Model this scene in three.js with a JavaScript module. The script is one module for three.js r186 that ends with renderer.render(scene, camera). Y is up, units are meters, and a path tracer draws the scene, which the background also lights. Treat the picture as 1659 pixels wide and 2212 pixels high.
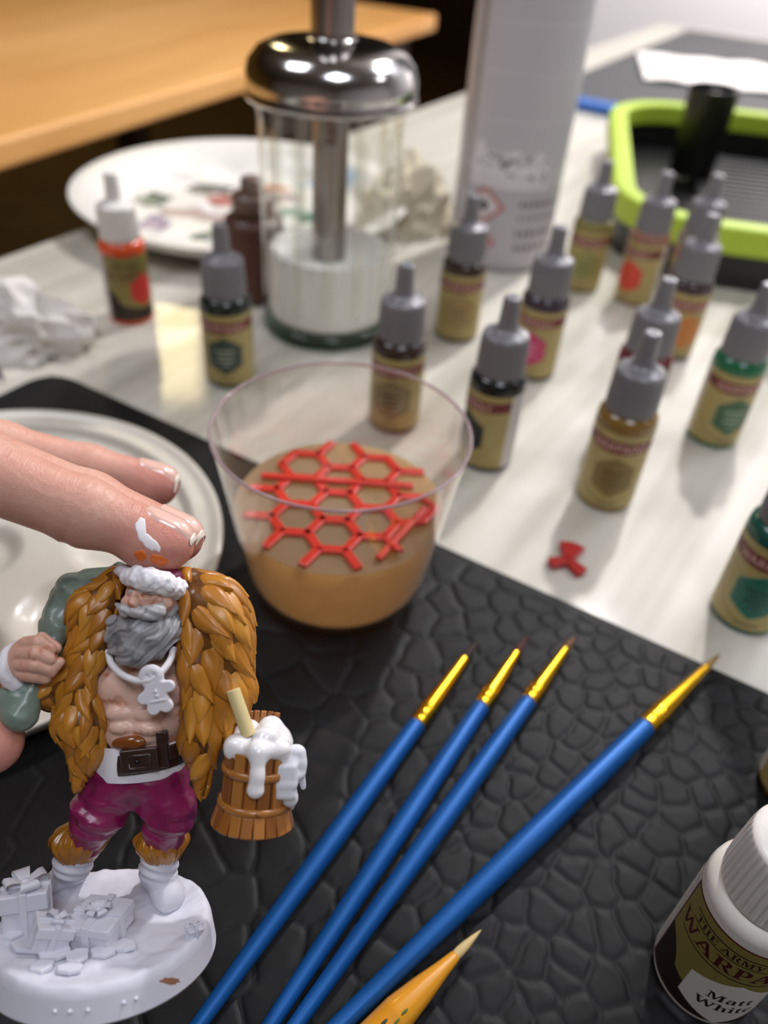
import * as THREE from 'three';
import { RoundedBoxGeometry } from 'three/addons/geometries/RoundedBoxGeometry.js';
import { ImprovedNoise } from 'three/addons/math/ImprovedNoise.js';
import { mergeGeometries } from 'three/addons/utils/BufferGeometryUtils.js';
import { RectAreaLightUniformsLib } from 'three/addons/lights/RectAreaLightUniformsLib.js';
RectAreaLightUniformsLib.init();

// ---------------------------------------------------------------- camera, exposure, lights
const PW = 1659, PH = 2212, FPX = 1700, CAM_H = 0.2156;
const PITCH = 39.8 * Math.PI / 180, ROLL = 4.6 * Math.PI / 180;
const scene = new THREE.Scene();
scene.background = new THREE.Color(0x000000);
const renderer = new THREE.WebGLRenderer();
renderer.toneMapping = THREE.LinearToneMapping;
renderer.toneMappingExposure = 0.57;
renderer.shadowMap.enabled = true;
const camera = new THREE.PerspectiveCamera(2 * Math.atan(PH / 2 / FPX) * 180 / Math.PI, PW / PH, 0.01, 60);
const fwd = new THREE.Vector3(0, -Math.sin(PITCH), -Math.cos(PITCH));
const up0 = new THREE.Vector3(0, Math.cos(PITCH), -Math.sin(PITCH)), rt0 = new THREE.Vector3(1, 0, 0);
const camR = rt0.clone().multiplyScalar(Math.cos(ROLL)).addScaledVector(up0, Math.sin(ROLL));
const camU = rt0.clone().multiplyScalar(-Math.sin(ROLL)).addScaledVector(up0, Math.cos(ROLL));
camera.position.set(0, CAM_H, 0);
camera.quaternion.setFromRotationMatrix(new THREE.Matrix4().makeBasis(camR, camU, fwd.clone().negate()));
camera.focus = 0.172;
camera.userData.fStop = 8.5;
scene.add(camera);

// the room's own axes: u across the table, v along it towards the viewer (origin under the camera, y = 0 is the table top)
const TH = 28.7 * Math.PI / 180, CT = Math.cos(TH), ST = Math.sin(TH);
const L = (u, y, v) => new THREE.Vector3(u * CT - v * ST, y, u * ST + v * CT);
const FLOOR = -0.75, CEIL = 1.75;
const LIGHT = {
  pendant: { at: [0.40, 0.93, -1.02], color: 0xf6f3f4, power: 5.0 },
  pendant2: { at: [0.95, 0.90, -0.35], color: 0xf6f3f4, power: 0.6 },
  pendant3: { at: L(-0.05, 0.62, -1.66).toArray(), color: 0xfff6f6, power: 2.0 },
  strip: { at: [-1.12, CEIL - 0.012, -3.60], turn: 0.248, size: [0.22, 1.25], color: 0xffe9b0, nits: 22 },
  panels: [
    { at: [0.25, CEIL - 0.012, 0.55], size: [0.6, 0.6], color: 0xf0f4ff, nits: 18 },
    { at: [-0.9, CEIL - 0.012, -0.4], size: [0.6, 0.6], color: 0xf2f5ff, nits: 14 },
    { at: [1.22, CEIL - 0.012, -1.08], size: [0.6, 0.6], color: 0xf2f5ff, nits: 18 },
  ],
};

// ---------------------------------------------------------------- helpers
let seed = 1234567;
const rnd = () => { seed = (seed * 1664525 + 1013904223) >>> 0; return seed / 4294967296; };
const rr = (a, b) => a + (b - a) * rnd();
const noise = new ImprovedNoise();
const N3 = (x, y, z) => noise.noise(x, y, z);
const clamp = (x, a, b) => Math.min(b, Math.max(a, x));
const mix = (a, b, t) => a + (b - a) * t;
const sstep = (a, b, x) => { const t = clamp((x - a) / (b - a), 0, 1); return t * t * (3 - 2 * t); };
const taken = {};
const numbered = (n) => { const k = taken[n] = (taken[n] ?? -1) + 1; return k ? n + '_' + String(k).padStart(3, '0') : n; };
const std = (color, roughness = 0.6, o = {}) => new THREE.MeshStandardMaterial({ color, roughness, ...o });
const phys = (color, roughness = 0.5, o = {}) => new THREE.MeshPhysicalMaterial({ color, roughness, ...o });
function tag(o, label, category, group) { o.userData.label = label; o.userData.category = category; if (group) o.userData.group = group; return o; }
function thing(name, label, category, pos = [0, 0, 0], turn = 0, group) {
  const g = new THREE.Group(); g.name = numbered(name); g.position.set(...pos); g.rotation.y = turn; scene.add(g);
  return tag(g, label, category, group);
}
function part(name, geo, mat, parent) { const m = new THREE.Mesh(geo, mat); m.name = parent === scene ? numbered(name) : name; parent.add(m); return m; }
function struct(name, geo, mat, pos, turn = 0) { const m = part(name, geo, mat, scene); m.position.copy(pos); m.rotation.y = turn; m.userData.kind = 'structure'; return m; }
const V3 = (a) => new THREE.Vector3(...a);
const lathe = (pts, seg = 64) => new THREE.LatheGeometry(pts.map((p) => new THREE.Vector2(p[0], p[1])), seg);
function tube(points, r, seg = 40, rad = 10, closed = false) { return new THREE.TubeGeometry(new THREE.CatmullRomCurve3(points.map((p) => p.isVector3 ? p : V3(p)), closed), seg, r, rad, closed); }
function gridGeo(nu, nv, f, withUv = false) {        // f(i/nu, j/nv) -> [x, y, z]
  const p = [], ix = [], uv = [];
  for (let j = 0; j <= nv; j++) for (let i = 0; i <= nu; i++) { p.push(...f(i / nu, j / nv)); uv.push(i / nu, j / nv); }
  for (let j = 0; j < nv; j++) for (let i = 0; i < nu; i++) { const a = j * (nu + 1) + i, b = a + 1, c = a + nu + 1, d = c + 1; ix.push(a, b, d, a, d, c); }
  const g = new THREE.BufferGeometry(); g.setAttribute('position', new THREE.Float32BufferAttribute(p, 3)); g.setAttribute('uv', new THREE.Float32BufferAttribute(uv, 2)); g.setIndex(ix); g.computeVertexNormals(); return g;
}
function canvas(w, h, draw) {
  const c = document.createElement('canvas'); c.width = w; c.height = h; draw(c.getContext('2d'), w, h);
  const t = new THREE.CanvasTexture(c); t.colorSpace = THREE.SRGBColorSpace; t.anisotropy = 8; return t;
}
function dataTex(w, h, f, srgb = true) {             // f(x, y) -> [r, g, b] 0..255
  const d = new Uint8Array(w * h * 4);
  for (let y = 0; y < h; y++) for (let x = 0; x < w; x++) { const c = f(x / w, y / h), k = (y * w + x) * 4; d[k] = clamp(c[0], 0, 255); d[k + 1] = clamp(c[1], 0, 255); d[k + 2] = clamp(c[2], 0, 255); d[k + 3] = 255; }
  const t = new THREE.DataTexture(d, w, h); t.magFilter = THREE.LinearFilter; t.minFilter = THREE.LinearMipmapLinearFilter; t.generateMipmaps = true; t.wrapS = t.wrapT = THREE.RepeatWrapping; if (srgb) t.colorSpace = THREE.SRGBColorSpace; t.needsUpdate = true; return t;
}

// signed distances (millimetres) and a surface-nets mesher
const dCap = (a, b, ra, rb) => {
  const bx = b[0] - a[0], by = b[1] - a[1], bz = b[2] - a[2], q = 1 / Math.max(1e-9, bx * bx + by * by + bz * bz);
  return (x, y, z) => { const px = x - a[0], py = y - a[1], pz = z - a[2], h = clamp((px * bx + py * by + pz * bz) * q, 0, 1), dx = px - bx * h, dy = py - by * h, dz = pz - bz * h; return Math.sqrt(dx * dx + dy * dy + dz * dz) - (ra + (rb - ra) * h); };
};
const dEll = (c, r) => (x, y, z) => { const a = (x - c[0]) / r[0], b = (y - c[1]) / r[1], d = (z - c[2]) / r[2], k0 = Math.sqrt(a * a + b * b + d * d), a2 = a / r[0], b2 = b / r[1], d2 = d / r[2], k1 = Math.sqrt(a2 * a2 + b2 * b2 + d2 * d2); return k1 < 1e-9 ? -Math.min(...r) : k0 * (k0 - 1) / k1; };
const dBox = (c, h, r = 0.3) => (x, y, z) => { const a = Math.abs(x - c[0]) - h[0] + r, b = Math.abs(y - c[1]) - h[1] + r, d = Math.abs(z - c[2]) - h[2] + r; return Math.hypot(Math.max(a, 0), Math.max(b, 0), Math.max(d, 0)) + Math.min(Math.max(a, b, d), 0) - r; };
const smin = (a, b, k) => { const h = Math.max(k - Math.abs(a - b), 0) / k; return Math.min(a, b) - h * h * k * 0.25; };
const blend = (k, list) => (x, y, z) => { let d = list[0](x, y, z); for (let i = 1; i < list.length; i++) d = smin(d, list[i](x, y, z), k); return d; };
const chain = (pts, rs) => pts.slice(1).map((p, i) => dCap(pts[i], p, rs[i], rs[i + 1]));
function nets(sdf, lo, hi, cell) {
  const n = [0, 1, 2].map((k) => Math.ceil((hi[k] - lo[k]) / cell) + 1), [nx, ny, nz] = n, val = new Float32Array(nx * ny * nz);
  let k = 0;
  for (let z = 0; z < nz; z++) for (let y = 0; y < ny; y++) for (let x = 0; x < nx; x++) val[k++] = sdf(lo[0] + x * cell, lo[1] + y * cell, lo[2] + z * cell);
  const id = new Int32Array(nx * ny * nz).fill(-1), pos = [], ix = [], sx = 1, sy = nx, sz = nx * ny, off = [0, sx, sy, sx + sy, sz, sx + sz, sy + sz, sx + sy + sz];
  const E = [[0, 1], [2, 3], [4, 5], [6, 7], [0, 2], [1, 3], [4, 6], [5, 7], [0, 4], [1, 5], [2, 6], [3, 7]];
  for (let z = 0; z < nz - 1; z++) for (let y = 0; y < ny - 1; y++) for (let x = 0; x < nx - 1; x++) {
    const b = x + y * sy + z * sz; let m = 0; for (let i = 0; i < 8; i++) if (val[b + off[i]] < 0) m |= 1 << i;
    if (m === 0 || m === 255) continue;
    let px = 0, py = 0, pz = 0, c = 0;
    for (const [i, j] of E) { const vi = val[b + off[i]], vj = val[b + off[j]]; if ((vi < 0) === (vj < 0)) continue; const t = vi / (vi - vj); px += mix(i & 1, j & 1, t); py += mix((i >> 1) & 1, (j >> 1) & 1, t); pz += mix((i >> 2) & 1, (j >> 2) & 1, t); c++; }
    id[b] = pos.length / 3; pos.push(lo[0] + (x + px / c) * cell, lo[1] + (y + py / c) * cell, lo[2] + (z + pz / c) * cell);
  }
  const quad = (a, b, c, d, flip) => { if (a < 0 || b < 0 || c < 0 || d < 0) return; if (flip) ix.push(a, c, b, a, d, c); else ix.push(a, b, c, a, c, d); };
  for (let z = 1; z < nz - 1; z++) for (let y = 1; y < ny - 1; y++) for (let x = 1; x < nx - 1; x++) {
    const b = x + y * sy + z * sz, s = val[b] < 0;
    if (s !== val[b + sx] < 0) quad(id[b - sy - sz], id[b - sz], id[b], id[b - sy], !s);
    if (s !== val[b + sy] < 0) quad(id[b - sx - sz], id[b - sx], id[b], id[b - sz], !s);
    if (s !== val[b + sz] < 0) quad(id[b - sx - sy], id[b - sy], id[b], id[b - sx], !s);
  }
  const g = new THREE.BufferGeometry(); g.setAttribute('position', new THREE.Float32BufferAttribute(pos, 3)); g.setIndex(ix); g.computeVertexNormals(); return g;
}
function grad(sdf, p, e = 0.05) { return new THREE.Vector3(sdf(p.x + e, p.y, p.z) - sdf(p.x - e, p.y, p.z), sdf(p.x, p.y + e, p.z) - sdf(p.x, p.y - e, p.z), sdf(p.x, p.y, p.z + e) - sdf(p.x, p.y, p.z - e)).normalize(); }
function paintVerts(g, f) { const p = g.attributes.position, c = []; const col = new THREE.Color(); for (let i = 0; i < p.count; i++) { f(col, p.getX(i), p.getY(i), p.getZ(i)); c.push(col.r, col.g, col.b); } g.setAttribute('color', new THREE.Float32BufferAttribute(c, 3)); return g; }
// a thin sheet (nail, dab of paint) laid on a surface: disc of radii (a, b), dropped along -n on the sdf
function sheet(sdf, c, U, V, a, b, h, edge = -0.08, wob = 0, power = 2, nr = 8, na = 40, far = 9) {
  const n = new THREE.Vector3().crossVectors(U, V).normalize(), pos = [], ix = [], ph = rnd() * 20;
  const drop = (u, v, lift) => {
    const p = c.clone().addScaledVector(U, u).addScaledVector(V, v).addScaledVector(n, 4);
    let trav = 0; for (let i = 0; i < 60; i++) { const d = sdf(p.x, p.y, p.z), st = d * 0.8; if (trav + st > far) break; trav += st; p.addScaledVector(n, -st); if (Math.abs(d) < 0.003) break; }
    const g = grad(sdf, p); p.addScaledVector(g, lift); return p;
  };
  const p0 = drop(0, 0, h); pos.push(p0.x, p0.y, p0.z);
  for (let i = 1; i <= nr; i++) for (let j = 0; j < na; j++) {
    const t = j / na * 2 * Math.PI, s = i / nr, cs = Math.cos(t), sn = Math.sin(t), q = Math.pow(Math.pow(Math.abs(cs), power) + Math.pow(Math.abs(sn), power), -1 / power) * (1 + wob * N3(cs * 1.7 + ph, sn * 1.7, 3.3));
    const p = drop(a * s * cs * q, b * s * sn * q, i === nr ? edge : h * (1 - Math.pow(s, 8) * 0.5)); pos.push(p.x, p.y, p.z);
  }
  for (let j = 0; j < na; j++) { ix.push(0, 1 + j, 1 + (j + 1) % na); for (let i = 0; i < nr - 1; i++) { const A = 1 + i * na + j, B = 1 + i * na + (j + 1) % na, C = A + na, D = B + na; ix.push(A, C, D, A, D, B); } }
  const g = new THREE.BufferGeometry(); g.setAttribute('position', new THREE.Float32BufferAttribute(pos, 3)); g.setIndex(ix); g.computeVertexNormals(); return g;
}

// ---------------------------------------------------------------- the room
const mWall = std(0xfbf8f8, 0.9), mDarkWall = std(0x2b1a10, 0.75), mCeil = std(0x96918a, 0.95);
const floorTex = dataTex(512, 512, (x, y) => { const n = N3(x * 9, y * 60, 1) * 14 + N3(x * 40, y * 200, 4) * 8; return [74 + n, 54 + n, 24 + n * 0.6]; }); floorTex.repeat.set(5, 5);
struct('floor', new THREE.BoxGeometry(7, 0.1, 8), std(0xffffff, 0.45, { map: floorTex }), L(-0.5, FLOOR - 0.05, -1), -TH);
struct('ceiling', new THREE.BoxGeometry(7, 0.1, 8), mCeil, L(-0.5, CEIL + 0.05, -1), -TH);
const RH = CEIL - FLOOR, RY = (CEIL + FLOOR) / 2;
struct('wall_back', new THREE.BoxGeometry(7, RH, 0.1), mDarkWall, L(-0.5, RY, -5.05), -TH);
struct('wall_front', new THREE.BoxGeometry(7, RH, 0.1), std(0xb0a89e, 0.9), L(-0.5, RY, 3.05), -TH);
struct('wall_left', new THREE.BoxGeometry(0.1, RH, 8), std(0x8a6420, 0.85), L(-4.05, RY, -1), -TH);
struct('wall_right', new THREE.BoxGeometry(0.1, RH, 8), mWall, L(3.05, RY, -1), -TH);
struct('wall_partition', new THREE.BoxGeometry(3.85, RH, 0.12), mWall, L(1.075, RY, -1.98), -TH);

function ceilingPanel(p, label) {
  const t = thing('ceiling_light', label, 'ceiling light', p.at, p.turn ?? -TH);
  part('frame', new THREE.BoxGeometry(p.size[0] + 0.04, 0.02, p.size[1] + 0.04), std(0xe8e8e8, 0.5), t);
  const d = part('diffuser', new THREE.BoxGeometry(p.size[0], 0.008, p.size[1]), std(0xffffff, 0.6, { emissive: p.color, emissiveIntensity: 1.0 }), t); d.position.y = -0.011;
  const l = new THREE.RectAreaLight(p.color, p.nits, p.size[0], p.size[1]); l.position.set(0, -0.018, 0); l.rotation.x = -Math.PI / 2; t.add(l); l.name = 'panel_light';
}
ceilingPanel(LIGHT.strip, 'long narrow warm ceiling light over the wooden side table');
['square ceiling light above the paint mat', 'square ceiling light above the gap between the tables', 'square ceiling light above the white partition end'].forEach((s, i) => ceilingPanel(LIGHT.panels[i], s));
function pendant(p, label) {
  const t = thing('pendant_lamp', label, 'lamp', p.at);
  const sh = part('lamp_shade', lathe([[0.02, 0.09], [0.03, 0.088], [0.075, 0.03], [0.085, -0.01], [0.083, -0.01], [0.072, 0.03], [0.028, 0.083], [0.02, 0.085]], 48), std(0x24211e, 0.5), t);
  const c = part('cord', new THREE.CylinderGeometry(0.003, 0.003, CEIL - p.at[1] - 0.09, 8), std(0x111111, 0.6), t); c.position.y = 0.09 + (CEIL - p.at[1] - 0.09) / 2;
  part('bulb', new THREE.SphereGeometry(0.03, 24, 16), std(0xffffff, 0.4, { emissive: p.color, emissiveIntensity: 3 }), t);
  const l = new THREE.PointLight(p.color, p.power, 0, 2); l.shadow.radius = 1.4; l.castShadow = true; l.name = 'bulb_light'; t.add(l);
}
pendant(LIGHT.pendant, 'dark pendant lamp hanging over the white table by the spray can');
pendant(LIGHT.pendant3, 'dark pendant lamp hanging close to the white partition wall');
pendant(LIGHT.pendant2, 'dark pendant lamp hanging over the white table right of the paint bottles');

// ---------------------------------------------------------------- tables
const tableTex = dataTex(1024, 1024, (x, y) => {
  const w = N3(x * 3, y * 2, 7) * 0.02, s = N3((x + w) * 60, y * 2.2, 1) * 20 + N3((x + w) * 170, y * 5, 2) * 13 + N3((x + w) * 22, y * 1.4, 9) * 15, b = N3(x * 5, y * 5, 5) * 5;
  return [205 + s + b, 200 + s + b, 186 + s * 1.05 + b];
});
const tableBump = dataTex(512, 512, (x, y) => { const v = 128 + N3(x * 60, y * 2.2, 1) * 60 + N3(x * 170, y * 5, 2) * 60; return [v, v, v]; }, false);
function tableThing(name, label, u0, u1, v0, v1, top, thick, mat, legMat, leg = 0.05, turn = 0) {
  const c = L((u0 + u1) / 2, top, (v0 + v1) / 2), t = thing(name, label, 'table', [c.x, FLOOR, c.z], -TH + turn), h = top - FLOOR;
  const g = new RoundedBoxGeometry(u1 - u0, thick, v1 - v0, 4, 0.006), p = g.attributes.position, uv = g.attributes.uv;
  for (let i = 0; i < p.count; i++) uv.setXY(i, p.getX(i) + 0.5 * (u1 - u0), p.getZ(i) * 0.9 + p.getY(i));
  part('tabletop', g, mat, t).position.y = h - thick / 2;
  for (const a of [-1, 1]) for (const b of [-1, 1]) part('leg', new RoundedBoxGeometry(leg, h - thick, leg, 2, 0.004), legMat, t).position.set(a * ((u1 - u0) / 2 - 0.07), (h - thick) / 2, b * ((v1 - v0) / 2 - 0.07));
  return t;
}
const mTable = phys(0xffffff, 0.5, { map: tableTex, bumpMap: tableBump, bumpScale: 0.00012, clearcoat: 0.6, clearcoatRoughness: 0.08 });
tableThing('white_table', 'long white streaked wood table covered with paint bottles', -0.465, 0.45, -1.78, 0.55, 0, 0.032, mTable, std(0xd8d2c6, 0.5));
const oakTex = dataTex(1024, 512, (x, y) => {
  const w = N3(x * 2, y * 3, 11) * 0.06, s = N3((x + w) * 16, y * 1.5, 1) * 14 + N3((x + w) * 60, y * 3, 6) * 7 + N3((x + w) * 5, y * 0.9, 2) * 12;
  return [234 + s * 0.9, 174 + s * 1.1, 102 + s * 1.15];
});
tableThing('wooden_table', 'orange toned wooden table across the dark gap', -1.164 - 0.41, -1.164 + 0.41, -0.632 - 0.95, -0.632 + 0.95, -0.02, 0.03, phys(0xffffff, 0.45, { map: oakTex, clearcoat: 0.2, clearcoatRoughness: 0.3 }), std(0x3a2412, 0.6), 0.06, 0.106);

// ---------------------------------------------------------------- leather mat (local a along its back edge, b towards the viewer)
const MAT_TOP = 0.003;
{
  const A0 = new THREE.Vector3(-0.176, 0, -0.348), dir = new THREE.Vector3(0.875, 0, 0.484).normalize(), W = 0.52, D = 0.40;
  const t = thing('leather_mat', 'black leather mat embossed with crocodile scales on the white table', 'mat', [A0.x, 0, A0.z], Math.atan2(-dir.z, dir.x));
  const mLeather = phys(0x121213, 0.56, { specularIntensity: 0.5 });
  const s = new THREE.Shape(), R = 0.018; s.moveTo(R, 0); s.lineTo(W, 0); s.lineTo(W, -D); s.lineTo(0, -D); s.lineTo(0, -R); s.quadraticCurveTo(0, 0, R, 0);
  const slab = new THREE.ExtrudeGeometry(s, { depth: 0.0014, bevelEnabled: true, bevelThickness: 0.0005, bevelSize: 0.0006, bevelSegments: 3, curveSegments: 16 }); slab.rotateX(-Math.PI / 2); slab.translate(0, 0.0005, 0);
  part('mat_backing', slab, mLeather, t);
  // scale centres: large plates on the left, small round scales on the right
  const pts = [], cellOf = {}, G = 0.012, key = (x, y) => Math.floor(x / G) + ',' + Math.floor(y / G);
  const space = (a, b) => { const q = a - b * 0.25; return mix(mix(0.026, 0.0125, sstep(0.06, 0.2, q)), 0.0066, sstep(0.19, 0.30, q + 0.02 * N3(a * 30, b * 30, 2))); };
  const near = (x, y, r) => { const n = Math.ceil(r / G), cx = Math.floor(x / G), cy = Math.floor(y / G), out = []; for (let i = -n; i <= n; i++) for (let j = -n; j <= n; j++) { const c = cellOf[(cx + i) + ',' + (cy + j)]; if (c) out.push(...c); } return out; };
  for (let k = 0; k < 60000; k++) { const x = rr(-0.03, W + 0.03), y = rr(-0.03, D + 0.03), r = space(x, y); let ok = true; for (const q of near(x, y, r)) { const dx = x - q[0], dy = (y - q[1]) * (0.8 + 0.4 * q[2]); if (dx * dx + dy * dy < r * r) { ok = false; break; } } if (ok) { const q = [x, y, rnd()]; pts.push(q); (cellOf[key(x, y)] ??= []).push(q); } }
  const nu = 620, nv = 470, W2 = W - 0.004, D2 = D - 0.004, cellH = (x, y) => {
    const r = space(x, y) * 1.5; let f1 = 9, f2 = 9, h = 0; const wx = x + 0.0012 * N3(x * 160, y * 160, 3), wy = y + 0.0012 * N3(x * 160, y * 160, 8);
    for (const q of near(x, y, r)) { const d = Math.hypot(wx - q[0], (wy - q[1]) * 0.95); if (d < f1) { f2 = f1; f1 = d; h = q[2]; } else if (d < f2) f2 = d; }
    const e = f2 - f1, sp = space(x, y), wdt = 0.0016 + sp * 0.05, flat = sp > 0.015;
    return sstep(0, flat ? 0.0014 : wdt, e) * (0.00040 + h * 0.00010) * (flat ? 0.6 : 1) + (flat ? 0 : 0.00018 * sstep(0, sp * 0.6, e)) - 0.00012 * sstep(0.0004, 0.0016, e) * 0 + 0.00003 * N3(x * 900, y * 900, 1) + 0.00008 * N3(x * 120, y * 240, 6);
  };
  const emb = gridGeo(nu, nv, (a, b) => { const x = 0.002 + a * W2, y = 0.002 + b * D2, edge = Math.min(x, y, W - x), c = Math.hypot(Math.max(0, R - x), Math.max(0, R - y)) > R - 0.003 && x < R && y < R; const h = c ? -0.0012 : cellH(x, y) * sstep(0.002, 0.004, edge) + (edge < 0.0028 ? -0.0009 : 0); return [x, 0.0023 + h, y]; });
  const ei = emb.index.array; for (let i = 0; i < ei.length; i += 3) { const q = ei[i + 1]; ei[i + 1] = ei[i + 2]; ei[i + 2] = q; } emb.computeVertexNormals();
  part('embossed_cover', emb, mLeather, t);
}

// ---------------------------------------------------------------- paint bottles
const BH = 0.0808;
const bodyGeo = lathe([[0, 0], [0.0112, 0], [0.0122, 0.0006], [0.0125, 0.002], [0.0125, 0.0425], [0.0121, 0.0448], [0.0108, 0.0462], [0.0092, 0.0468], [0.0092, 0.05], [0, 0.05]], 72);
const capGeo = (() => {
  const g = lathe([[0, 0.0466], [0.0098, 0.0466], [0.0102, 0.047], [0.0102, 0.0485], [0.0102, 0.052], [0.0100, 0.057], [0.0098, 0.062], [0.0097, 0.0638], [0.0094, 0.0646], [0.0086, 0.0651], [0.0064, 0.0661], [0.0050, 0.0670], [0.0043, 0.0682], [0.0040, 0.0720], [0.0037, 0.0788], [0.0035, 0.0802], [0.0030, BH], [0.0012, BH], [0.0010, BH - 0.0006], [0, BH - 0.0008]], 252);
  const p = g.attributes.position; for (let i = 0; i < p.count; i++) { const y = p.getY(i); if (y > 0.0466 && y < 0.0647) { const a = Math.atan2(p.getX(i), p.getZ(i)), k = 1.03 + (y > 0.0475 && y < 0.0635 ? 0.018 * clamp(2.2 * Math.cos(a * 42), -1, 1) : 0); p.setX(i, p.getX(i) * k); p.setZ(i, p.getZ(i) * k); } } g.computeVertexNormals(); return g;
})();
const labelGeo = new THREE.CylinderGeometry(0.01262, 0.01262, 0.0375, 72, 1, true).rotateY(Math.PI).translate(0, 0.0216, 0);
function hexPath(c, x, y, r, sq = 1) { c.beginPath(); for (let i = 0; i < 6; i++) { const a = Math.PI / 6 + i * Math.PI / 3; c.lineTo(x + r * Math.cos(a), y + r * sq * Math.sin(a)); } c.closePath(); }
function labelTex(o) {
  return canvas(768, 368, (c, w, h) => {
    c.fillStyle = o.side ?? '#d9d2cc'; c.fillRect(0, 0, w, h);
    c.fillStyle = '#8a8380';
    for (const [a, b] of [[10, 165], [604, 758]]) for (let y = 18; y < h - 12; y += 11) { let x = a; while (x < b) { const l = 6 + rnd() * 22; c.fillRect(x, y, Math.min(l, b - x), 4); x += l + 6; } }
    const x0 = 190, x1 = 580, cx = 384;
    if (o.style === 'old') {
      c.fillStyle = '#8f8142'; c.fillRect(x0 - 14, 0, x1 - x0 + 28, h); c.strokeStyle = '#5c1416'; c.lineWidth = 5; c.strokeRect(x0 - 14, 3, x1 - x0 + 28, h - 4);
      c.fillStyle = '#2b1a10'; c.beginPath(); c.moveTo(x0 - 12, h); c.lineTo(x0 - 12, 195); c.quadraticCurveTo(x0 + 40, 190, x0 + 60, 265); c.quadraticCurveTo(cx, 330, x1 - 40, 285); c.quadraticCurveTo(x1, 200, x1 + 12, 200); c.lineTo(x1 + 12, h); c.fill();
      c.fillStyle = '#2a160c'; c.textAlign = 'center'; c.textBaseline = 'middle';
      c.fillRect(x0 + 30, 33, 330, 4); c.font = 'bold 30px serif'; c.fillText('THE ARMY PAINTER', cx, 54); c.fillRect(x0 + 30, 69, 330, 3);
      c.fillStyle = '#4a1512'; c.font = 'bold 62px serif'; c.fillText('WARPAINTS', cx, 104); c.fillStyle = '#2a160c'; c.fillRect(x0 + 18, 137, 350, 4);
      hexPath(c, cx, o.hexY ?? 262, o.hexR ?? 116, o.hexR ? 1.1 : 0.92); c.fillStyle = o.hex; c.fill();
      c.fillStyle = o.ink ?? '#1d1410'; c.font = 'bold 44px serif'; (o.text ?? []).forEach((s, i) => c.fillText(s, cx, 240 + i * 46));
    } else {
      c.fillStyle = '#b09e62'; c.fillRect(x0, 0, x1 - x0, h);
      c.fillStyle = '#b8a86e'; for (let i = 0; i < 60; i++) c.fillRect(x0 + rnd() * (x1 - x0 - 30), rnd() * h, 30, 3);
      c.fillStyle = '#6d231f'; c.beginPath(); c.moveTo(x0, 28); c.quadraticCurveTo(cx, 44, x1, 24); c.lineTo(x1, 74); c.lineTo(cx + 40, 88); c.quadraticCurveTo(cx - 60, 104, x0, 76); c.fill();
      c.fillStyle = '#d2a79c'; c.textAlign = 'center'; c.textBaseline = 'middle'; c.font = 'bold 46px sans-serif'; c.fillText('WARPAINT', cx - 8, 64);
      c.strokeStyle = '#8d7a48'; c.lineWidth = 4; c.beginPath(); c.moveTo(x0 + 10, 150); c.quadraticCurveTo(x0 + 60, 330, cx, 344); c.quadraticCurveTo(x1 - 60, 330, x1 - 10, 150); c.stroke();
      hexPath(c, cx, 212, 102, 1.0); c.fillStyle = o.hex; c.fill(); c.lineWidth = 5; c.strokeStyle = o.rim ?? '#6b5a33'; c.stroke();
      if (o.glyph) { c.fillStyle = o.glyph; c.fillRect(cx - 48, 178, 92, 13); c.fillRect(cx - 36, 204, 72, 12); c.fillRect(cx - 44, 229, 86, 13); c.fillRect(cx - 20, 254, 44, 10); }
      c.fillStyle = '#7a6a40'; c.fillRect(cx - 40, 338, 80, 12);
    }
  });
}
const mCap = phys(0x828084, 0.32, { clearcoat: 0.2 });
function bottle(x, z, face, o, label) {                        // face: where the front of the label looks, degrees from +z towards +x
  const t = thing('paint_bottle', label, 'paint bottle', [x, o.y ?? 0, z], (face + 180) * Math.PI / 180 + Math.PI);
  part('body', bodyGeo, phys(o.paint, 0.22, { clearcoat: 0.3 }), t);
  const l = part('label', labelGeo, phys(0xffffff, 0.38, { map: labelTex(o) }), t);
  l.userData.label = o.style === 'old' ? 'olive and brown printed label' : 'tan printed label with red banner';
  part('cap', capGeo, o.cap ?? mCap, t);
  return t;
}
bottle(-0.0861, -0.3591, 4, { paint: 0x16241f, hex: '#3c4a40', rim: '#7d7550', glyph: '#9aa08c' }, 'paint bottle with dark green shoulder and grey-green hexagon, left of the sugar dispenser');
bottle(0.0011, -0.33, -10, { paint: 0x3a2c27, hex: '#8b7a50', rim: '#5f5030', glyph: '#5b4a2c' }, 'paint bottle with dark brown shoulder standing right behind the clear water cup');
bottle(0.0453, -0.3049, -62, { paint: 0x14181a, hex: '#101415', rim: '#2a2c22' }, 'black paint bottle with black hexagon turned away, beside the cup rim');
bottle(0.0339, -0.4285, -4, { paint: 0x3c2b22, hex: '#a48a55', rim: '#7a6236', glyph: '#7d6a42' }, 'brown shouldered paint bottle standing in front of the grey spray can');
bottle(0.0756, -0.3916, -30, { paint: 0x3a2d38, hex: '#c8406c', rim: '#8a4a58', glyph: '#d8839c' }, 'paint bottle with purple shoulder and pink hexagon label');
bottle(0.1194, -0.5129, -12, { paint: 0x877c40, hex: '#93904f', rim: '#8c8048', glyph: '#6f7040' }, 'olive yellow paint bottle between spray can and lime rimmed tray');
bottle(0.1528, -0.4984, -52, { paint: 0x9a6a58, hex: '#d8452c', rim: '#c8583c' }, 'paint bottle with salmon shoulder and bright orange-red hexagon turned left');
bottle(0.1841, -0.5023, -60, { paint: 0x8d8480, hex: '#7d7166', rim: '#7a6236' }, 'grey capped paint bottle with white label side, against the lime tray rim');
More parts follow.
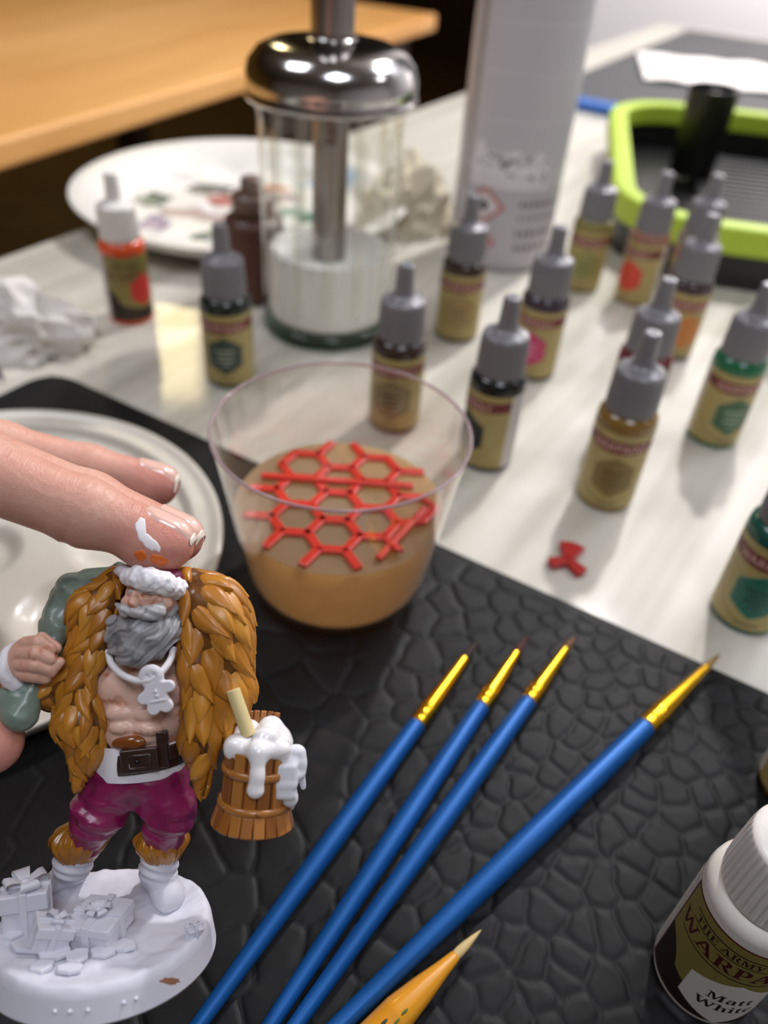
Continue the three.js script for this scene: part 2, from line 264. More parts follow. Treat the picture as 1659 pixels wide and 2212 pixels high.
bottle(0.1607, -0.4282, 8, { paint: 0x3b2a2c, hex: '#c47a38', rim: '#a06a34' }, 'paint bottle with dark plum shoulder and orange-brown hexagon');
bottle(0.1167, -0.3368, 0, { paint: 0x6e2530, hex: '#8c2d3c', rim: '#6a3030' }, 'crimson shouldered paint bottle right behind the golden brown one');
bottle(0.0981, -0.2828, -12, { paint: 0x8a6a30, hex: '#806a34', rim: '#a8904e', glyph: '#6a5426' }, 'golden brown paint bottle standing nearest the red plastic scrap');
bottle(0.1622, -0.3399, 6, { paint: 0x176a44, hex: '#456648', rim: '#7d8a58', glyph: '#8fa58a' }, 'bright green paint bottle with green hexagon label');
bottle(0.1411, -0.2158, -22, { paint: 0x1d5a4c, hex: '#1f6a58', rim: '#4d8a70', glyph: '#184c40' }, 'teal paint bottle with teal hexagon at the mat edge');
bottle(0.1345, -0.1390, -10, { paint: 0x6a5522, hex: '#7d6a38', rim: '#5f5030', y: MAT_TOP }, 'olive gold paint bottle standing on the leather mat behind the white one');
bottle(0.2330, -0.4480, -70, { paint: 0x8d8a88, hex: '#80766c', rim: '#7a6236' }, 'paint bottle behind the bright green one, showing its white label side');
const mWhiteCap = phys(0xf3efe8, 0.35, { clearcoat: 0.25 });
bottle(-0.1557, -0.4183, 60, { style: 'old', hexY: 196, hexR: 82, side: '#e4d6da', paint: 0xe2541f, hex: '#d8382c', ink: '#a52a20', cap: mWhiteCap }, 'orange paint bottle with white dropper cap beside the palette');
bottle(0.0900, -0.0835, -8, { style: 'old', side: '#d6cfc6', paint: 0xf2ece2, hex: '#e9e3da', text: ['Matt', 'White'], cap: mWhiteCap, y: MAT_TOP }, 'white paint bottle labelled Matt White standing on the leather mat');
// brown bottle half hidden behind the jar
{
  const t = thing('paint_tube_bottle', 'reddish brown craft paint bottle half hidden behind the sugar dispenser', 'paint bottle', [-0.0900, 0, -0.4600]); t.scale.y = 0.78;
  part('body', lathe([[0, 0], [0.0165, 0], [0.0175, 0.002], [0.0175, 0.058], [0.0165, 0.062], [0.011, 0.065], [0, 0.065]], 48), phys(0x5e3c32, 0.35), t);
  part('label', new THREE.CylinderGeometry(0.0177, 0.0177, 0.045, 48, 1, true).translate(0, 0.032, 0), std(0x6e463a, 0.5, { map: canvas(256, 128, (c, w, h) => { c.fillStyle = '#ddd0c8'; c.fillRect(0, 0, w, h); c.fillStyle = '#f4ece6'; for (const y of [20, 44, 96]) c.fillRect(0, y, w, 6); }) }), t);
  part('cap', lathe([[0, 0.064], [0.0125, 0.064], [0.0125, 0.076], [0.0115, 0.079], [0.007, 0.081], [0.0065, 0.09], [0, 0.0905]], 40), phys(0x7d6458, 0.35), t);
}

// ---------------------------------------------------------------- sugar dispenser
{
  const t = thing('sugar_dispenser', 'glass sugar dispenser with chrome lid and pouring tube', 'sugar dispenser', [-0.0425, 0, -0.43]);
  const g = lathe([[0.030, 0.004], [0.036, 0.004], [0.0377, 0.008], [0.0377, 0.016], [0.0368, 0.02], [0.0368, 0.06], [0.0368, 0.11], [0.0378, 0.115], [0.0385, 0.124]], 192), p = g.attributes.position;
  for (let i = 0; i < p.count; i++) { const y = p.getY(i); if (y > 0.019 && y < 0.111) { const a = Math.atan2(p.getX(i), p.getZ(i)), k = 1 - 0.035 * Math.abs(Math.sin(a * 9)); p.setX(i, p.getX(i) * k); p.setZ(i, p.getZ(i) * k); } } g.computeVertexNormals();
  part('glass_jar', g, phys(0xfcfdfb, 0.03, { transmission: 1, thickness: 0, ior: 1.5 }), t);
  part('glass_base', lathe([[0, 0], [0.033, 0], [0.0365, 0.001], [0.0377, 0.0035], [0.037, 0.007], [0.034, 0.008], [0, 0.0085]], 96), phys(0xeaf4ee, 0.03, { transmission: 1, thickness: 0.01, ior: 1.5, attenuationColor: new THREE.Color(0x6fae92), attenuationDistance: 0.03 }), t);
  part('sugar', lathe([[0, 0.0092], [0.0335, 0.0092], [0.0338, 0.012], [0.0338, 0.046], [0.030, 0.0455], [0.02, 0.043], [0.0105, 0.0405], [0, 0.04]], 64), std(0xfcfaf5, 0.95), t);
  for (let i = 0; i < 14; i++) { const a = i / 14 * Math.PI * 2 + 0.1, o = part('flute', new THREE.CylinderGeometry(0.0022, 0.0022, 0.088, 12, 1).scale(1.3, 1, 0.35), phys(0xfdfdfa, 0.08, { transmission: 0.9, thickness: 0 }), t); o.position.set(Math.sin(a) * 0.0366, 0.065, Math.cos(a) * 0.0366); o.rotation.y = a; }
  const chrome = std(0xd6d4d2, 0.14, { metalness: 1 });
  part('lid', lathe([[0.0388, 0.1215], [0.0425, 0.1212], [0.0432, 0.1225], [0.0428, 0.124], [0.0418, 0.125], [0.0424, 0.127], [0.0422, 0.132], [0.0405, 0.1375], [0.036, 0.1425], [0.029, 0.1455], [0.020, 0.1465], [0.0125, 0.1468], [0.0112, 0.148]], 96), chrome, t);
  part('pouring_tube', lathe([[0.0086, 0.036], [0.0092, 0.036], [0.0092, 0.146], [0.0104, 0.147], [0.0104, 0.215], [0.0096, 0.215], [0.0086, 0.146]], 48), std(0x9c9692, 0.22, { metalness: 1 }), t);
}

// ---------------------------------------------------------------- spray can
{
  const t = thing('spray_can', 'tall grey spray paint can with hazard diamonds printed on it', 'spray can', [0.0665, 0, -0.56], -6 * Math.PI / 180);
  const tex = canvas(1024, 1024, (c, w, h) => {
    c.fillStyle = '#c2bec2'; c.fillRect(0, 0, w, h);
    c.fillStyle = '#cfcbd0'; c.translate(16, 66); c.fillRect(360, -66, 400, 756);
    c.fillStyle = '#9d968a'; c.fillRect(338, -66, 16, 786); c.fillStyle = '#b5b0b4'; c.fillRect(326, -66, 8, 786); c.fillRect(356, -66, 6, 786);
    c.fillStyle = '#dcd8dc'; for (const y of [60, 190, 330, 470]) c.fillRect(366, y, 300, 5);
    c.fillStyle = '#e6e2e4'; c.fillRect(372, 620, 252, 70); c.fillStyle = '#6d686b'; c.font = 'bold 30px sans-serif';
    c.fillStyle = '#f2eff0'; for (let i = 0; i < 46; i++) { c.save(); c.translate(372 + rnd() * 250, 560 + rnd() * 90); c.rotate(rnd() * 3); c.fillRect(-16, -5, 32, 10); c.restore(); }
    c.fillStyle = '#77727a'; for (let i = 0; i < 16; i++) { c.save(); c.translate(380 + rnd() * 230, 570 + rnd() * 90); c.rotate(rnd() * 3); c.fillRect(-10, -4, 20, 8); c.restore(); }
    c.fillStyle = '#5d565c'; for (let r = 0; r < 4; r++) for (let i = 0; i < 7; i++) c.fillRect(540 + i * 20, 730 + r * 52, 12, r === 1 ? 10 : 18);
    for (const [x, y] of [[430, 755], [416, 880]]) { c.save(); c.translate(x, y); c.rotate(Math.PI / 4); c.fillStyle = '#e6dfe0'; c.fillRect(-42, -42, 84, 84); c.strokeStyle = '#b95a54'; c.lineWidth = 11; c.strokeRect(-42, -42, 84, 84); c.restore(); c.fillStyle = '#3a3436'; c.beginPath(); c.ellipse(x, y, 12, 20, 0, 0, 7); c.fill(); }
  });
  part('can_body', lathe([[0, 0.001], [0.030, 0.0], [0.0345, 0.001], [0.0352, 0.003], [0.0352, 0.195], [0.033, 0.2], [0.024, 0.208], [0, 0.208]], 96), std(0xbcb8bc, 0.4, { metalness: 0.1 }), t);
  const lab = part('printed_label', new THREE.CylinderGeometry(0.0354, 0.0354, 0.188, 96, 1, true).rotateY(Math.PI).translate(0, 0.1, 0), phys(0xffffff, 0.42, { map: tex, clearcoat: 0.2 }), t);
  part('spray_cap', lathe([[0, 0.205], [0.03, 0.205], [0.03, 0.235], [0.028, 0.238], [0, 0.238]], 64), std(0x8d8d90, 0.4), t);
}

// ---------------------------------------------------------------- round plates and palettes
function rimPlate(R, h, depth) { return [[0, 0.0012], [R * 0.62, 0.0012], [R * 0.66, 0.0015], [R * 0.9, h * 0.8], [R * 0.96, h], [R, h + 0.0006], [R * 1.003, h - 0.0004], [R * 0.995, h - 0.0014], [R * 0.9, h * 0.8 - 0.0016], [R * 0.67, 0], [0, 0]]; }
const mCeramic = phys(0xf1ede4, 0.28, { clearcoat: 0.4, clearcoatRoughness: 0.15 });
{
  const t = thing('mixing_palette', 'round white palette smeared with dried paint, overhanging the table edge', 'palette', [-0.123, 0.0002, -0.598]);
  const R = 0.121, hgt = (x, z) => { const r = Math.hypot(x, z) / R; let y = 0.004 + 0.016 * sstep(0.72, 0.96, r); return y; };
  const wells = []; for (let i = 0; i < 10; i++) { const a = i / 10 * Math.PI * 2; wells.push([Math.cos(a) * R * 0.66, Math.sin(a) * R * 0.66, 0.02]); } wells.push([0, 0, 0.034]);
  const gy = (x, z) => { let y = hgt(x, z); for (const [a, b, q] of wells) y -= 0.003 * sstep(q, q * 0.75, Math.hypot(x - a, z - b)); return y; };
  const g = gridGeo(96, 40, (a, b) => { const th = -a * 2 * Math.PI, r = b * R; const x = Math.cos(th) * r, z = Math.sin(th) * r; return [x, gy(x, z), z]; });
  part('dish', g, mCeramic, t);
  part('dish_rim', lathe([[R, 0.0200], [R + 0.0025, 0.0205], [R + 0.003, 0.019], [R * 0.97, 0.012], [R * 0.75, 0], [0, 0], [0, 0.0008], [R * 0.74, 0.0008]], 96), mCeramic, t);
  const cols = [0x4d7a60, 0xd87f36, 0x9ab0a0, 0xb7a19c, 0x77806f, 0x86a890, 0xa898a8, 0xb4c8d4, 0x6a6a64, 0xb87a70];
  const smears = [[-0.004, 0.100, 0.012, 0.007, 0], [0.012, -0.052, 0.014, 0.006, 1], [0.03, 0.0, 0.028, 0.010, 2], [-0.03, 0.02, 0.026, 0.012, 3], [0.0, 0.055, 0.024, 0.009, 4], [0.05, 0.012, 0.014, 0.009, 0], [-0.035, -0.035, 0.022, 0.012, 8], [0.055, -0.07, 0.022, 0.012, 7], [-0.005, -0.018, 0.03, 0.009, 9], [0.035, 0.05, 0.018, 0.012, 5], [-0.06, 0.04, 0.014, 0.01, 6], [0.025, -0.03, 0.018, 0.008, 3], [-0.07, -0.005, 0.016, 0.012, 4], [0.02, 0.082, 0.012, 0.008, 2]];
  for (const [x, z, a, b, k] of smears) { const q = sheet((X, Y, Z) => Y - 1000 * gy(X / 1000, Z / 1000), new THREE.Vector3(x * 1000, 16, z * 1000), new THREE.Vector3(0, 0, 1), new THREE.Vector3(1, 0, 0), b * 1000, a * 1000, 0.5, -0.2, 0.7, 2, 6, 30, 60); q.scale(0.001, 0.001, 0.001); part('paint_smear', q, phys(cols[k], 0.3), t); }
}
{
  const t = thing('paint_plate', 'round white plate with shallow mixing wells lying on the leather mat', 'plate', [-0.1495, MAT_TOP, -0.2055]);
  const R = 0.089, mPlate = phys(0xd0cabd, 0.3, { clearcoat: 0.3, clearcoatRoughness: 0.2 });
  const wells = []; for (let i = 0; i < 8; i++) { const a = i / 8 * Math.PI * 2 + 0.52; wells.push([Math.cos(a) * R * 0.56, Math.sin(a) * R * 0.56, 0.0185]); } wells.push([0, 0, 0.018]);
  const gy = (x, z) => { const r = Math.hypot(x, z) / R; let y = 0.0065 + 0.0035 * sstep(0.86, 0.9, r) - 0.0008 * sstep(0.90, 0.97, r) + 0.0015 * sstep(0.95, 1, r); for (const [a, b, q] of wells) y -= 0.005 * sstep(q, q * 0.55, Math.hypot(x - a, z - b)); return y; };
  part('dish', gridGeo(160, 90, (a, b) => { const th = -a * 2 * Math.PI, r = Math.pow(b, 0.8) * R, x = Math.cos(th) * r, z = Math.sin(th) * r; return [x, gy(x, z), z]; }), mPlate, t);
  part('dish_rim', lathe([[R, 0.0107], [R + 0.0012, 0.0105], [R + 0.0016, 0.0095], [R * 0.985, 0.004], [R * 0.93, 0], [0, 0], [0, 0.0006], [R * 0.92, 0.0008]], 96), mPlate, t);
}

// ---------------------------------------------------------------- water cup
{
  const cx = -0.0158, cz = -0.2135, y0 = MAT_TOP;
  const t = thing('water_cup', 'clear plastic cup half full of murky brown rinse water', 'cup', [cx, y0, cz]);
  const out = [[0, 0.0004], [0.024, 0.0003], [0.0285, 0.0018], [0.0322, 0.006], [0.0342, 0.012], [0.0362, 0.027], [0.0386, 0.045], [0.0422, 0.0675], [0.0425, 0.0685]], inn = [[0.0418, 0.0685], [0.0378, 0.045], [0.0354, 0.027], [0.0334, 0.012], [0.0312, 0.0065], [0.028, 0.003], [0.024, 0.0018], [0, 0.0018]];
  const clear = phys(0xfbf8f6, 0.02, { transmission: 1, thickness: 0, ior: 1.46 });
  part('cup_wall', lathe(out.concat(inn), 128), clear, t);
  const rim = part('rolled_rim', new THREE.TorusGeometry(0.0422, 0.0006, 10, 128), phys(0xe6d6da, 0.05, { transmission: 0.75, thickness: 0 }), t); rim.rotation.x = Math.PI / 2; rim.position.y = 0.0688;
  const lvl = 0.0375;
  part('rinse_water', lathe([[0, 0.002], [0.0238, 0.002], [0.0278, 0.0033], [0.0310, 0.0068], [0.0332, 0.0122], [0.0352, 0.027], [0.0364, lvl - 0.0004], [0.0362, lvl], [0.0355, lvl - 0.0002], [0, lvl - 0.0002]], 128), phys(0xf2d6a4, 0.95, { clearcoat: 1, clearcoatRoughness: 0.03, transmission: 0.85, thickness: 0 }), t);
  const dropM = phys(0xffffff, 0.02, { transmission: 1, thickness: 0, ior: 1.33 });
  for (const [a, y, r] of [[-2.6, 0.060, 0.0011], [-2.9, 0.056, 0.0007], [-2.2, 0.063, 0.0009], [3.0, 0.062, 0.0014], [2.4, 0.055, 0.0008], [1.9, 0.058, 0.0009], [-2.5, 0.051, 0.0006]]) { const R = 0.0386 + (y - 0.045) * 0.155 - 0.0006; const d = part('water_drop', new THREE.SphereGeometry(r, 14, 10), dropM, t); d.position.set(Math.sin(a) * R, y, Math.cos(a) * R); d.scale.set(1, 1.3, 1); }
  // floating red honeycomb sheet
  const net = thing('honeycomb_mesh', 'red plastic honeycomb mesh floating on the brown water in the cup', 'mesh', [cx, y0 + lvl, cz], 2 * Math.PI / 180);
  const S = 0.0086, segs = new Map(), R = 0.0358;
  for (let i = -4; i <= 4; i++) for (let j = -4; j <= 4; j++) {
    const x = i * 1.5 * S, z = (j + (i & 1 ? 0.5 : 0)) * Math.sqrt(3) * S;
    for (let k = 0; k < 6; k++) { const a = k * Math.PI / 3, b = a + Math.PI / 3, p = [x + S * Math.cos(a) - 0.001, z + S * Math.sin(a) + 0.003], q = [x + S * Math.cos(b) - 0.001, z + S * Math.sin(b) + 0.003], m = [(p[0] + q[0]) / 2, (p[1] + q[1]) / 2]; segs.set(Math.round(m[0] * 4000) + ',' + Math.round(m[1] * 4000), [p, q]); }
  }
  const list = [];
  const lift = (x, z) => 0.0006 + 0.0035 * sstep(0.022, 0.034, x * 0.8 + z * 0.45);
  for (const [p, q] of segs.values()) {
    const rp = Math.hypot(...p), rq = Math.hypot(...q); if (Math.hypot((p[0] + q[0]) / 2, (p[1] + q[1]) / 2) > 0.0322 || Math.max(rp, rq) > R + 0.0002) continue;
    const A = new THREE.Vector3(p[0], lift(...p), p[1]), B = new THREE.Vector3(q[0], lift(...q), q[1]), d = B.clone().sub(A), g = new RoundedBoxGeometry(d.length() + 0.0020, 0.0016, 0.0034, 2, 0.0006);
    g.applyQuaternion(new THREE.Quaternion().setFromUnitVectors(new THREE.Vector3(1, 0, 0), d.clone().normalize())); g.translate((A.x + B.x) / 2, (A.y + B.y) / 2, (A.z + B.z) / 2); list.push(g);
  }
  const hm = phys(0xd23a2c, 0.25, { clearcoat: 0.5 });
  part('honeycomb', mergeGeometries(list), hm, net);
  const bar = (a, b, name) => { const A = V3(a), B = V3(b), d = B.clone().sub(A), g = new RoundedBoxGeometry(d.length(), 0.0018, 0.0026, 2, 0.0006); g.applyQuaternion(new THREE.Quaternion().setFromUnitVectors(new THREE.Vector3(1, 0, 0), d.clone().normalize())); g.translate((A.x + B.x) / 2, (A.y + B.y) / 2, (A.z + B.z) / 2); part(name, g, hm, net); };
  bar([-0.029, 0.0016, -0.0105], [0.026, 0.0016, -0.0095], 'cross_strip'); bar([0.030, 0.003, 0.004], [0.014, 0.001, 0.029], 'cut_edge');
}

// ---------------------------------------------------------------- brushes
function brush(tip, ferEnd, ferStart, tail, o, label, name = 'paint_brush') {       // pixels on the photograph, all lying on the mat
  const dirOf = (px, py) => fwd.clone().addScaledVector(camR, (px - PW / 2) / FPX).addScaledVector(camU, -(py - PH / 2) / FPX);
  const onPlane = ([px, py], y) => { const d = dirOf(px, py), k = (y - CAM_H) / d.y; return new THREE.Vector3(0, CAM_H, 0).addScaledVector(d, k); };
  const yc = MAT_TOP + o.r + 0.0003, A = onPlane(tail, yc), B = onPlane(tip, yc + (o.lift ?? 0)), F0 = onPlane(ferStart, yc), F1 = onPlane(ferEnd, yc), dir = B.clone().sub(A).normalize();
  const at = (P) => P.clone().sub(A).dot(dir), lf0 = at(F0), lf1 = at(F1), lt = at(B), back = o.back ?? 0.012;
  const t = thing(name, label, 'paint brush', [A.x, A.y, A.z]);
  t.quaternion.setFromUnitVectors(new THREE.Vector3(0, 1, 0), dir);
  const r = o.r;
  part('handle', lathe([[0, -back], [r * 0.45, -back + 0.001], [r * 0.6, -back + 0.01], [r * 0.95, mix(-back, lf0, 0.5)], [r, lf0 * 0.55], [r * (o.smooth ? 1 : 0.97), lf0 * 0.8], [r * (o.smooth ? 1 : 0.92), lf0 - 0.0012], [r * (o.smooth ? 1 : 0.88), lf0], [0, lf0 + 0.0002]], 40), o.handle, t);
  const fr = o.fr ?? r * 0.92, er = o.er ?? r * 0.45, q = (k) => mix(lf0, lf1, k);
  part(o.smooth ? 'tapered_neck' : 'ferrule', lathe(o.smooth ? [[r * 1.001, lf0 - 0.0015], [r * 1.0, lf0], [mix(r, er, 0.35), q(0.4)], [mix(r, er, 0.75), q(0.75)], [er * 1.1, lf1 - 0.0005], [er, lf1], [er * 0.8, lf1 - 0.0004]] : [[fr * 0.9, lf0 - 0.0006], [fr * 1.0, lf0], [fr * 1.0, q(0.04)], [fr * 0.92, q(0.07)], [fr * 1.02, q(0.10)], [fr * 1.02, q(0.13)], [fr * 0.92, q(0.16)], [fr * 1.02, q(0.19)], [fr * 1.0, q(0.24)], [mix(fr, er, 0.55), q(0.65)], [er * 1.06, lf1 - 0.0002], [er, lf1], [er * 0.8, lf1 - 0.0004]], 40), o.ferrule, t);
  for (let i = 0; i < (o.smooth ? 3 : 0); i++) { const k = lf0 - 0.005 + i * 0.0026, sp = part('paint_speck', new THREE.SphereGeometry(0.0004 + 0.0002 * rnd(), 10, 8).scale(0.7, 2.2, 0.7), std(i % 3 ? 0x5a6a1c : 0x2a3a14, 0.5), t), w = (k < lf0 ? r : mix(r, er, 0.9 * (k - lf0) / (lf1 - lf0))) * 0.97; const dn = new THREE.Vector3([-0.5, 0.15, 0.05][i], 1, 0.5).applyQuaternion(t.quaternion.clone().invert()); dn.y = 0; dn.normalize(); sp.position.set(dn.x * w, k, dn.z * w); }
  const bl = lt - lf1;
  part('bristles', lathe([[er * 0.85, lf1 - 0.001], [er * 0.98, lf1 + bl * 0.15], [er * 0.85, lf1 + bl * 0.4], [er * 0.45, lf1 + bl * 0.75], [er * 0.1, lf1 + bl * 0.97], [0, lf1 + bl]], 24), o.hair, t);
  return t;
}
const mBlue = phys(0x07569e, 0.44, { clearcoat: 0.15, clearcoatRoughness: 0.4, metalness: 0.45 }), mGold = std(0xf0b92c, 0.24, { metalness: 1 });
brush([1034, 1381], [1000, 1422], [898, 1562], [430, 2212], { r: 0.0031, handle: mBlue, ferrule: mGold, hair: std(0x2c1d18, 0.7), er: 0.0017 }, 'blue handled brush with thick dark brown bristles');
brush([1141, 1372], [1113, 1410], [1038, 1524], [585, 2212], { r: 0.0031, handle: mBlue, ferrule: mGold, hair: std(0x4a1e1c, 0.7), er: 0.0015 }, 'blue handled brush with reddish brown bristles');
brush([1242, 1374], [1222, 1404], [1138, 1512], [640, 2212], { r: 0.0031, handle: mBlue, ferrule: mGold, hair: std(0x6a4420, 0.7), er: 0.0015 }, 'blue handled brush with light brown bristles');
brush([1556, 1412], [1527, 1447], [1402, 1578], [735, 2212], { r: 0.0036, handle: mBlue, ferrule: mGold, hair: std(0x8a6a30, 0.7), er: 0.0012, lift: 0.001 }, 'thicker blue handled brush reaching past the mat onto the white table');
brush([1040, 2008], [982, 2062], [862, 2190], [600, 2450], { r: 0.0041, fr: 0.0034, handle: phys(0xd08a1e, 0.3, { clearcoat: 0.4 }), ferrule: phys(0xd8921e, 0.3, { clearcoat: 0.5 }), hair: std(0xc9b078, 0.7), er: 0.0013, back: 0.02, smooth: true }, 'golden yellow brush with pale bristles and green paint specks');

// ---------------------------------------------------------------- small things on the table
{
  const t = thing('plastic_scrap', 'small red three-armed plastic scrap in the shadow of a paint bottle', 'scrap', [0.0755, 0.0006, -0.2350], -0.35);
  const arm = (a, l, w0, w1) => { const s = new THREE.Shape(); s.moveTo(-w0, 0); s.lineTo(-w1, l); s.quadraticCurveTo(0, l + w1 * 0.5, w1, l); s.lineTo(w0, 0); s.closePath(); const g = new THREE.ExtrudeGeometry(s, { depth: 0.0016, bevelEnabled: true, bevelThickness: 0.0006, bevelSize: 0.0005, bevelSegments: 3 }); g.rotateX(-Math.PI / 2); g.rotateY(a); g.translate(0, 0.0004, 0); return g; };
  part('scrap_body', mergeGeometries([arm(0.05, 0.0095, 0.0013, 0.0046), arm(2.2, 0.0072, 0.0013, 0.0022), arm(-2.15, 0.0075, 0.0013, 0.0024)]), phys(0xb52a24, 0.35), t);
}
function crumple(name, label, pos, s, mat, k) {
  const g = new THREE.IcosahedronGeometry(1, 24), p = g.attributes.position, v = new THREE.Vector3();
  for (let i = 0; i < p.count; i++) { v.fromBufferAttribute(p, i); const n = 1 + 0.5 * N3(v.x * 1.3 + k, v.y * 1.3, v.z * 1.3) - 0.5 * Math.abs(N3(v.x * 2.3, v.y * 2.3 + k, v.z * 2.3)) + 0.06 * N3(v.x * 6, v.y * 6, v.z * 6 + k); p.setXYZ(i, v.x * n * s[0], Math.max(-0.18, v.y * n) * s[1], v.z * n * s[2]); }
  g.computeVertexNormals(); g.computeBoundingBox(); g.translate(0, -g.boundingBox.min.y, 0);
  const t = thing(name, label, 'tissue', pos); part('crumpled_paper', g, mat, t);
}
const mTissue = phys(0xf2eee8, 0.9, { transmission: 0.2, thickness: 0 });
crumple('tissue', 'crumpled white tissue lying beside the corner of the leather mat', [-0.205, 0, -0.378], [0.042, 0.026, 0.026], mTissue, 3.7);
crumple('tissue', 'crumpled cream tissue between sugar dispenser and spray can', [-0.002, 0, -0.600], [0.032, 0.040, 0.03], std(0xd9cfb8, 0.9), 8.1);
tag(part('cord_end', tube([[-0.222, 0.0015, -0.358], [-0.214, 0.002, -0.353], [-0.203, 0.0025, -0.345], [-0.196, 0.0035, -0.335]], 0.0011, 20, 8), std(0x1c1a1a, 0.6), scene), 'short black cord end poking out by the mat corner', 'cord');

// ---------------------------------------------------------------- lime rimmed tray with a black cup in it
{
  const ang = 9 * Math.PI / 180, W = 0.27, D = 0.36, R = 0.07, H = 0.043;
  const c0 = new THREE.Vector3(0.141, 0, -0.540), ux = new THREE.Vector3(Math.cos(ang), 0, Math.sin(ang)), uz = new THREE.Vector3(Math.sin(ang), 0, -Math.cos(ang));
  const c = c0.clone().addScaledVector(ux, W / 2).addScaledVector(uz, D / 2);
  const t = thing('organizer_tray', 'black plastic organizer tray with lime green rim', 'tray', [c.x, 0, c.z], -ang);
  const rrect = (w, d, r) => { const s = new THREE.Shape(); s.moveTo(-w / 2 + r, -d / 2); s.lineTo(w / 2 - r, -d / 2); s.absarc(w / 2 - r, -d / 2 + r, r, -Math.PI / 2, 0); s.lineTo(w / 2, d / 2 - r); s.absarc(w / 2 - r, d / 2 - r, r, 0, Math.PI / 2); s.lineTo(-w / 2 + r, d / 2); s.absarc(-w / 2 + r, d / 2 - r, r, Math.PI / 2, Math.PI); s.lineTo(-w / 2, -d / 2 + r); s.absarc(-w / 2 + r, -d / 2 + r, r, Math.PI, 1.5 * Math.PI); return s; };
  const ringGeo = (w, d, r, th, y0, y1, bev) => { const s = rrect(w, d, r); s.holes.push(rrect(w - 2 * th, d - 2 * th, r - th)); const g = new THREE.ExtrudeGeometry(s, { depth: y1 - y0 - 2 * bev, bevelEnabled: true, bevelThickness: bev, bevelSize: bev, bevelSegments: 3, curveSegments: 20 }); g.rotateX(-Math.PI / 2); g.translate(0, y0 + bev, 0); return g; };
  const black = phys(0x121212, 0.35), lime = phys(0xb4cf3a, 0.5);
  part('tray_wall', ringGeo(W - 0.006, D - 0.006, R - 0.003, 0.004, 0, H - 0.012, 0.0008), black, t);
  const fl = new THREE.ExtrudeGeometry(rrect(W - 0.012, D - 0.012, R - 0.006), { depth: 0.003, bevelEnabled: false }); fl.rotateX(-Math.PI / 2); part('tray_floor', fl, black, t);
  part('lime_rim', ringGeo(W, D, R, 0.010, H - 0.019, H, 0.003), lime, t);
  for (let i = 0; i < 21; i++) part('rib', new RoundedBoxGeometry(W * 0.62, 0.006, 0.006, 2, 0.0015), black, t).position.set(W * 0.1, 0.006, D / 2 - 0.05 - i * 0.0132);
  const cup = thing('black_cup', 'black cylinder cup standing in the lime rimmed tray', 'cup', [0.254, 0.0095, -0.765]);
  part('cup_wall', lathe([[0, 0], [0.0185, 0], [0.0195, 0.001], [0.0215, 0.070], [0.021, 0.071], [0.0198, 0.070], [0.018, 0.003], [0, 0.003]], 48), phys(0x0c0c0d, 0.3), cup);
}
// far dark mat with a blue edge, napkin and cup on it
{
  const p = L(0.02, 0, -1.36), t = thing('cutting_mat', 'dark grey cutting mat with blue front edge at the far table end', 'mat', [p.x, 0, p.z], -TH);
  part('mat_sheet', new RoundedBoxGeometry(0.86, 0.006, 0.70, 2, 0.002).translate(0.02, 0.003, 0), std(0x4a4a4c, 0.7), t);
  part('blue_edge', new RoundedBoxGeometry(0.86, 0.010, 0.03, 2, 0.002).translate(0.02, 0.005, 0.365), std(0x1f5fae, 0.5), t);
  const q = L(-0.22, 0.0062, -1.32), n = thing('paper_napkin', 'white paper napkin lying flat on the dark cutting mat', 'napkin', [q.x, q.y, q.z], -TH + 0.35);
  part('folded_sheet', gridGeo(30, 30, (a, b) => [(a - 0.5) * 0.26, 0.003 + 0.006 * Math.abs(N3(a * 4, b * 4, 2)) , (0.5 - b) * 0.2]), std(0xf6f2ee, 0.9), n); part('folded_sheet', gridGeo(20, 20, (a, b) => [(a - 0.5) * 0.24, 0.0005, (b - 0.5) * 0.18]), std(0xf6f2ee, 0.9), n);
  const r = L(-0.13, 0.0062, -1.52), k = thing('white_cup', 'small white cup behind the paper napkin', 'cup', [r.x, r.y, r.z]);
  part('cup_wall', lathe([[0, 0], [0.024, 0], [0.034, 0.05], [0.0335, 0.051], [0.0325, 0.05], [0.023, 0.003], [0, 0.003]], 40), phys(0xf4f0ec, 0.3), k);
}

// ---------------------------------------------------------------- the painted miniature (millimetres in the group's own axes: x right, y up, z towards the viewer)
const Z0 = 165, OX = (226 - PW / 2) * Z0 / FPX, OY = -(1990 - PH / 2) * Z0 / FPX;
const m = (px, py, dz = 0) => [(px - PW / 2) * (Z0 - dz) / FPX - OX, -(py - PH / 2) * (Z0 - dz) / FPX - OY, dz];
const mv = (px, py, dz = 0) => V3(m(px, py, dz));
const holdAt = camera.position.clone().addScaledVector(camR, OX / 1000).addScaledVector(camU, OY / 1000).addScaledVector(fwd, Z0 / 1000);
function held(name, label, category) { const t = thing(name, label, category); t.position.copy(holdAt); t.quaternion.copy(camera.quaternion); t.scale.setScalar(0.001); return t; }
const mini = held('miniature_figure', 'painted miniature of a bearded brawler in orange fur coat holding a foaming mug', 'figurine');
const TILT = 4 * Math.PI / 180, bN = new THREE.Vector3(0.02, Math.cos(TILT), Math.sin(TILT)).normalize();
const onBase = (px, py, lift = 0) => { const o = new THREE.Vector3(-OX, -OY, Z0), d = new THREE.Vector3((px - PW / 2) / FPX, -(py - PH / 2) / FPX, -1), k = (lift - o.dot(bN)) / d.dot(bN); return o.addScaledVector(d, k); };
const baseQ = new THREE.Quaternion().setFromUnitVectors(new THREE.Vector3(0, 1, 0), bN);
